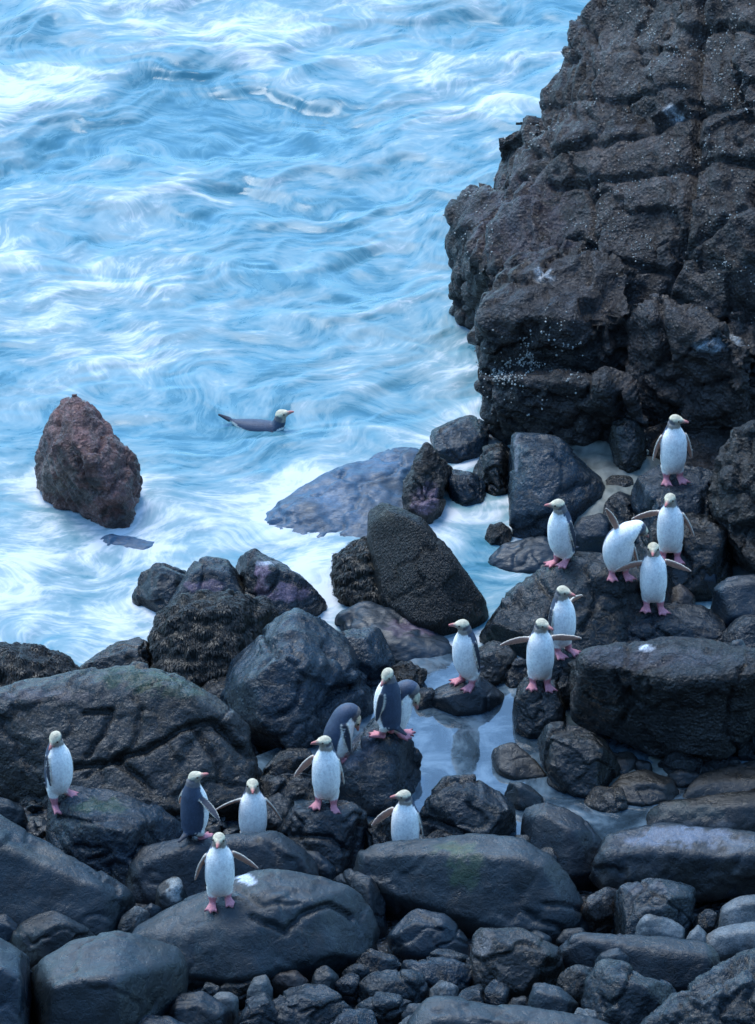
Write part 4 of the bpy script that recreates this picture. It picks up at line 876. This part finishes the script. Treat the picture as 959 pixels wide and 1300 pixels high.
def build_penguin(label, base, psi, head_az=None, head_pitch=0, fl=(20, 0, .4), fr=(20, 0, .4), spine=None, lean=(0, 0), head_at=None, feet=True, neck=0.0, scale=0.935, foot_z=(0, 0), stride=0.0, white_to=0.92, group=None):
    fw, lf = azv(psi)
    sp = np.array(spine if spine is not None else STAND, float).copy()
    zz = np.clip(sp[:, 2] / .5, 0, 1)
    if spine is None:
        sp[:, 0] += lean[0] * zz ** 1.3; sp[:, 1] += lean[1] * zz ** 1.3
        sp[-3:, 2] += neck * np.array([.4, .7, 1.0])
    S_ = cspline(sp, 44)
    C = S_[:, :1] * lf + S_[:, 1:2] * fw + S_[:, 2:3] * Zv
    T = np.gradient(C, axis=0); T /= np.linalg.norm(T, axis=1)[:, None]
    parts = []; src = []; col = []
    def add(V, F, colors):
        parts.append((V, F)); src.extend(V); col.extend(colors)
    rings = []; cols = []; n = 28
    for k in range(len(C)):
        la = lf - T[k] * (lf @ T[k]); la /= np.linalg.norm(la); fa = np.cross(la, T[k])
        th = np.arange(n) * 2 * math.pi / n
        rx, ry = max(S_[k, 3], .012), max(S_[k, 4], .012)
        rings.append(C[k] + np.sin(th)[:, None] * la * rx + np.cos(th)[:, None] * fa * ry)
        s = k / (len(C) - 1)
        for t in th:
            a = abs((math.degrees(t) + 180) % 360 - 180)
            lim = np.interp(s, [0, .12, .5, .66, white_to - .04, white_to, 1], [112, 104, 96, 88, 74, 0, 0])
            if a < lim:
                c = WHT * (np.array([.93, .90, .84]) if s < .22 else 1)
            else: c = SLATE if s < .90 else (SLATE * .5 + TANH * .35 if a > 70 else TANH)
            cols.append(c)
    V, F = closed_tube(rings); add(V, F, cols + [WHT * .9, TANH])
    # head
    ha = psi if head_az is None else head_az
    hf_, hl = azv(ha); pr = math.radians(head_pitch); hf2 = hf_ * math.cos(pr) + Zv * math.sin(pr); hu = np.cross(hf2, hl) * -1
    hu = np.cross(hl, hf2) * -1 if (np.cross(hl, hf2) @ Zv) < 0 else np.cross(hl, hf2)
    hc = C[-1] + Zv * .026 + hf_ * .012 if head_at is None else head_at[0] * lf + head_at[1] * fw + head_at[2] * Zv
    HV = []; HF = []; HC = []; nu_, nv_ = 22, 14
    for i in range(1, nv_):
        ph = math.pi * i / nv_
        for j in range(nu_):
            t = 2 * math.pi * j / nu_; x = math.sin(ph) * math.cos(t); y = math.sin(ph) * math.sin(t); z = math.cos(ph)
            HV.append(hc + hf2 * x * (.064 if x > 0 else .052) + hl * y * (.045 - .010 * max(x, 0)) + hu * (z * (.044 - .012 * max(x, 0))))
            if z > .72: c = CREAM * .72 + SLATE * .2
            elif z > .30 or (z > .02 and x > -.2): c = CREAM * 1.08 if (x < .1 or z > .3) else CREAM * .9
            elif x > -.1: c = TANH * .75 + CREAM * .15
            else: c = SLATE * .6 + TANH * .3
            HC.append(c)
    for i in range(nv_ - 2):
        for j in range(nu_):
            a, b_ = i * nu_ + j, i * nu_ + (j + 1) % nu_; HF += [(a, a + nu_, b_ + nu_), (a, b_ + nu_, b_)]
    t0 = len(HV); HV.append(hc + hu * .044); HV.append(hc - hu * .044); HC += [CREAM, TANH]
    for j in range(nu_):
        HF.append((t0, j, (j + 1) % nu_)); o = (nv_ - 2) * nu_; HF.append((t0 + 1, o + (j + 1) % nu_, o + j))
    add(HV, HF, HC)
    # bill
    rr = []; bc = []
    for s, x, w, h, dz in [(0, .038, .020, .022, -.004), (.3, .060, .016, .018, -.006), (.6, .082, .012, .014, -.007), (.85, .100, .009, .011, -.010), (1, .110, .006, .007, -.015)]:
        th = np.arange(10) * 2 * math.pi / 10
        rr.append(hc + hf2 * x + hu * dz + np.sin(th)[:, None] * hl * w + np.cos(th)[:, None] * hu * h)
        bc += [(BILL * (1 - s) + np.array([.55, .17, .15]) * s)] * 10
    V, F = closed_tube(rr); add(V, F, bc + [BILL, BILL])
    # flippers
    ks = int(.66 * len(C)) if spine is None else int(.62 * len(C))
    for sgn, (al, be, tw) in ((1, fl), (-1, fr)):
        la = lf - T[ks] * (lf @ T[ks]); la /= np.linalg.norm(la)
        sh = C[ks] + la * sgn * (S_[ks, 3] - .002) - np.cross(la, T[ks]) * .008
        out = lf * sgn; a = math.radians(max(al, 19)); be_ = math.radians(be)
        d = out * math.sin(a) * math.cos(be_) - Zv * math.cos(a) + fw * math.sin(be_); d /= np.linalg.norm(d)
        inn = -out * math.cos(a) - Zv * math.sin(a)
        nvn = fw * tw + inn * (1 - tw); nvn -= d * (nvn @ d); nvn /= np.linalg.norm(nvn)
        wv = np.cross(d, nvn); rr = []; fc = []
        for s in np.linspace(0, 1, 12):
            wd = np.interp(s, [0, .12, .35, .65, .88, 1], [.022, .029, .033, .028, .018, .008]); tk = np.interp(s, [0, .2, 1], [.013, .0085, .006])
            c = sh + d * (.225 * s) + nvn * (.035 * s * s) - wv * (.012 * s * s)
            th = np.arange(16) * 2 * math.pi / 16
            rr.append(c + np.cos(th)[:, None] * wv * wd + np.sin(th)[:, None] * nvn * tk)
            for t in th:
                if abs(math.cos(t)) > .86: fc.append(EDGE * 1.1)
                elif math.sin(t) > 0: fc.append(UNDER)
                else: fc.append(DARKB)
        V, F = closed_tube(rr); add(V, F, fc + [DARKB, EDGE])
    if feet:
        for sgn in (1, -1):
            fz = foot_z[0] if sgn > 0 else foot_z[1]
            an = lf * (.054 * sgn) + fw * (.025 + stride * sgn) + Zv * (.018 + fz)
            top = lf * (.052 * sgn) - fw * .008 + Zv * .115
            rr = []; th = np.arange(10) * 2 * math.pi / 10
            for s in np.linspace(0, 1, 6):
                c = top * (1 - s) + an * s; r_ = np.interp(s, [0, .5, 1], [.045, .036, .020])
                rr.append(c + np.cos(th)[:, None] * lf * r_ + np.sin(th)[:, None] * fw * r_)
            V, F = closed_tube(rr); add(V, F, [WHT * np.array([.93, .9, .86])] * 30 + [PNK] * 30 + [WHT, PNK])
            ff, fl_ = azv(psi + 14 * sgn)
            out2 = [(-.025, -.016), (-.025, .016), (.035, .030), (.102, .052), (.070, .022), (.116, .002), (.070, -.022), (.102, -.050), (.035, -.030)]
            h0 = an - Zv * .019
            bot = [h0 + ff * x + fl_ * y - Zv * .006 for x, y in out2]; tp = [h0 + ff * x + fl_ * y + Zv * np.interp(x, [-.02, .03, .1], [.026, .020, .010]) for x, y in out2]
            cen_b = h0 + ff * .02 - Zv * .006; cen_t = h0 + ff * .02 + Zv * .026
            V = bot + tp + [cen_b, cen_t]; nn = len(out2); F = []
            for k in range(nn):
                k2 = (k + 1) % nn; F += [(k, k2, k2 + nn), (k, k2 + nn, k + nn), (2 * nn, k2, k), (2 * nn + 1, k + nn, k2 + nn)]
            add(V, F, [PNK * (.55 if x > .08 else 1) for x, y in out2] * 2 + [PNK, PNK])
    # tail
    k0 = 4; la = lf; fa = np.cross(la, T[k0]); fa /= np.linalg.norm(fa)
    rr = []; th = np.arange(8) * 2 * math.pi / 8
    td = (-fa * .75 - T[k0] * .65) if feet else -T[0]
    st0 = C[k0] - fa * S_[k0, 4] * .6 if feet else C[0]
    for s in np.linspace(0, 1, 5):
        rr.append(st0 + td * (.11 * s) + np.cos(th)[:, None] * la * (.035 * (1 - .7 * s)) + np.sin(th)[:, None] * np.cross(td, la) * (.016 * (1 - .5 * s)))
    V, F = closed_tube(rr); add(V, F, [DARKB] * (len(V)))
    V, F = merge(parts); V, F = remesh(V, F, 0.0072)
    # colours travel with the nearest source point; densify body sources by subdividing rings is enough at this size
    kd = KDTree(len(src))
    for i_, p in enumerate(src): kd.insert(Vector(p), i_)
    kd.balance(); colA = np.array(col)
    K = np.empty((len(V), 3))
    for i_, p in enumerate(V):
        hits = kd.find_n(Vector(p), 2)
        w = [1 / (h[2] + 1e-4) for h in hits]; K[i_] = sum(colA[h[1]] * q for h, q in zip(hits, w)) / sum(w)
    V = laplace(V, quads_to_edges(F), 3, .5)
    V += normals(V, F) * 0.0015
    K *= (1 + 0.17 * fbm(V * np.array([55, 55, 28.0]), 4, seedn[0], .65))[:, None]; seedn[0] += 3
    me = raw_mesh('body', V * scale, F); color_attr(me, 'plumage', K)
    o = bpy.data.objects.new('penguin', None); COL.objects.link(o); o.location = list(base); tag(o, label, 'penguin', group or 'penguins gathered on the shore')
    o.empty_display_size = .1
    link('body', me, M['plumage'], o)
    for sgn in (1, -1):
        bm = bmesh.new(); bmesh.ops.create_icosphere(bm, subdivisions=2, radius=.0075)
        em = bpy.data.meshes.new('eye'); bm.to_mesh(em); bm.free()
        link('eye', em, M['eye'], o, ((hc + hf2 * .032 + hl * sgn * .036 + hu * .006) * scale).tolist())
    return o
def down(x, y, z):
    h = bv.ray_cast(Vector((x, y, z)), Vector((0, 0, -1)), 3)
    return h[0].z if h[0] is not None else None
def stand(label, u, v, psi, off=None, snap=True, **kw):
    h = cast(u, v) if off is None else None
    while off is None and h[0] is None and v < 1300: v += 3; h = cast(u, v)
    p = np.array(h[0]) if off is None else np.array(W(u, v, off))
    fw, lf = azv(psi); p = p - fw * .03
    if off is not None and not snap: return build_penguin(label, p, psi, **kw)
    if off is not None:
        z = down(p[0], p[1], off + .5); p[2] = z if z is not None else off
    zs = []
    for sgn in (1, -1):
        q = p + lf * .05 * sgn + fw * .04; z = down(q[0], q[1], p[2] + .15); zs.append(z if z is not None and abs(z - p[2]) < .12 else p[2])
    b0 = (zs[0] + zs[1]) / 2
    p[2] = b0
    fz = tuple(float(np.clip(z - b0, -.05, .05)) for z in zs)
    return build_penguin(label, p, psi, foot_z=fz, **kw)
STOOP = [(0, -.030, .050, .030, .030), (0, -.025, .072, .082, .072), (0, -.010, .115, .104, .092), (0, .0, .185, .117, .106), (0, .015, .25, .116, .104), (0, .035, .315, .106, .094),
         (0, .055, .372, .090, .084), (0, .085, .400, .076, .074), (0, .112, .398, .064, .064), (0, .128, .372, .056, .056)]
SIDEB = [(0, -.030, .050, .030, .030), (0, -.025, .072, .082, .072), (0, -.008, .115, .104, .092), (-.005, .006, .185, .117, .106), (-.006, .012, .25, .118, .106), (.01, .02, .315, .108, .098),
         (.06, .02, .365, .088, .082), (.12, .0, .385, .066, .064), (.165, -.03, .375, .054, .054), (.19, -.045, .345, .048, .048)]
stand('penguin with head turned sideways on the blue-lit ledge below the outcrop', 855, 609, 12, head_az=78, fl=(20, 0, .5), fr=(28, 0, .6))
stand('penguin with one wing held out level beside the sideways-bent one', 851, 708, -4, head_az=-22, fl=(32, 0, .5), fr=(80, 0, .85), lean=(-.01, 0))
stand('penguin bent sideways preening its flank with one wing raised', 786, 730, 14, spine=SIDEB, head_at=(.205, -.055, .325), head_az=130, head_pitch=-45, fl=(12, 10, .2), fr=(160, 0, .7))
stand('penguin in profile facing the sea from crest of the black ledge', 712, 713, -48, head_az=-82, head_pitch=6, fl=(14, -12, .15), fr=(14, 0, .2), lean=(.0, .045))
stand('penguin spreading both wings on the low cracked ledge', 830, 773, 6, head_az=-4, fl=(66, 0, .85), fr=(82, 0, .85), lean=(-.01, 0))
stand('upright penguin behind the wings-out penguin, turned toward the flat-topped boulder', 716, 826, 40, head_az=62, fl=(76, -30, .8), fr=(10, 5, .15), lean=(0, -.01))
stand('penguin with both wings straight out on the square pool block', 686, 871, 6, head_az=52, fl=(88, 0, .9), fr=(88, 0, .9))
stand('penguin in profile on the round stepping stone in the pool', 592, 868, -48, head_az=-85, head_pitch=8, fl=(10, -10, .15), fr=(14, 0, .2), lean=(0, .05))
stand('dark-backed penguin seen from behind on the tilted boulder, head turned down', 490, 934, -128, head_az=-35, head_pitch=-28, fl=(10, 0, .2), fr=(14, 0, .2))
stand('stooping penguin mostly hidden behind the dark-backed one, head tucked down', 509, 930, 82, spine=STOOP, head_at=(0, .135, .34), head_az=80, head_pitch=-72, fl=(14, 0, .2), fr=(30, -20, .2))
stand('stooping penguin preening its breast on the tilted boulder, yellow nape showing', 434, 966, 98, spine=STOOP, head_at=(0, .135, .34), head_az=100, head_pitch=-72, fl=(10, 0, .1), fr=(8, 12, .1))
stand('penguin with bill raised and one wing out on rounded cracked boulder', 414, 1020, -8, head_az=-68, head_pitch=10, fl=(14, -5, .2), fr=(46, 0, .8), neck=.01)
stand('penguin half hidden behind the long green-streaked boulder, wing out', 514, 1090, -14, off=.05, snap=False, head_az=-75, head_pitch=8, fl=(16, -5, .2), fr=(52, 0, .85))
stand('penguin half hidden behind the dark-fronted boulder, facing out', 322, 1075, 6, off=.02, head_az=2, fl=(40, 0, .35), fr=(76, 0, .5))
stand('penguin seen from behind with wings spread and bill lifted', 250, 1062, 138, head_az=80, head_pitch=28, fl=(38, 10, .3), fr=(76, -8, .3), neck=.01)
stand('penguin facing out with wings held low on the overhanging boulder', 280, 1146, 6, head_az=-6, fl=(56, 0, .75), fr=(32, 0, .5))
stand('penguin with bowed pale head against the broad cracked boulder', 78, 1014, 42, head_az=-30, head_pitch=-28, fl=(12, 0, .2), fr=(14, 22, .1), lean=(0, -.01))
SWIM = [(0, -.25, .062, .012, .010), (0, -.215, .046, .034, .020), (0, -.165, .026, .060, .040), (0, -.09, .004, .084, .062), (0, .0, -.008, .092, .072), (0, .075, -.008, .084, .068),
        (0, .125, .012, .066, .058), (0, .15, .05, .052, .052), (0, .160, .085, .046, .048), (0, .166, .11, .042, .046)]
p = W(331, 536, 0.0)
build_penguin('lone penguin swimming low in the sea with its bill lifted', p + np.array([0, 0, -.05]), 84, head_az=82, head_pitch=26, spine=SWIM, head_at=(0, .172, .135), feet=False, fl=(40, -50, .2), fr=(40, -50, .2), white_to=.80)
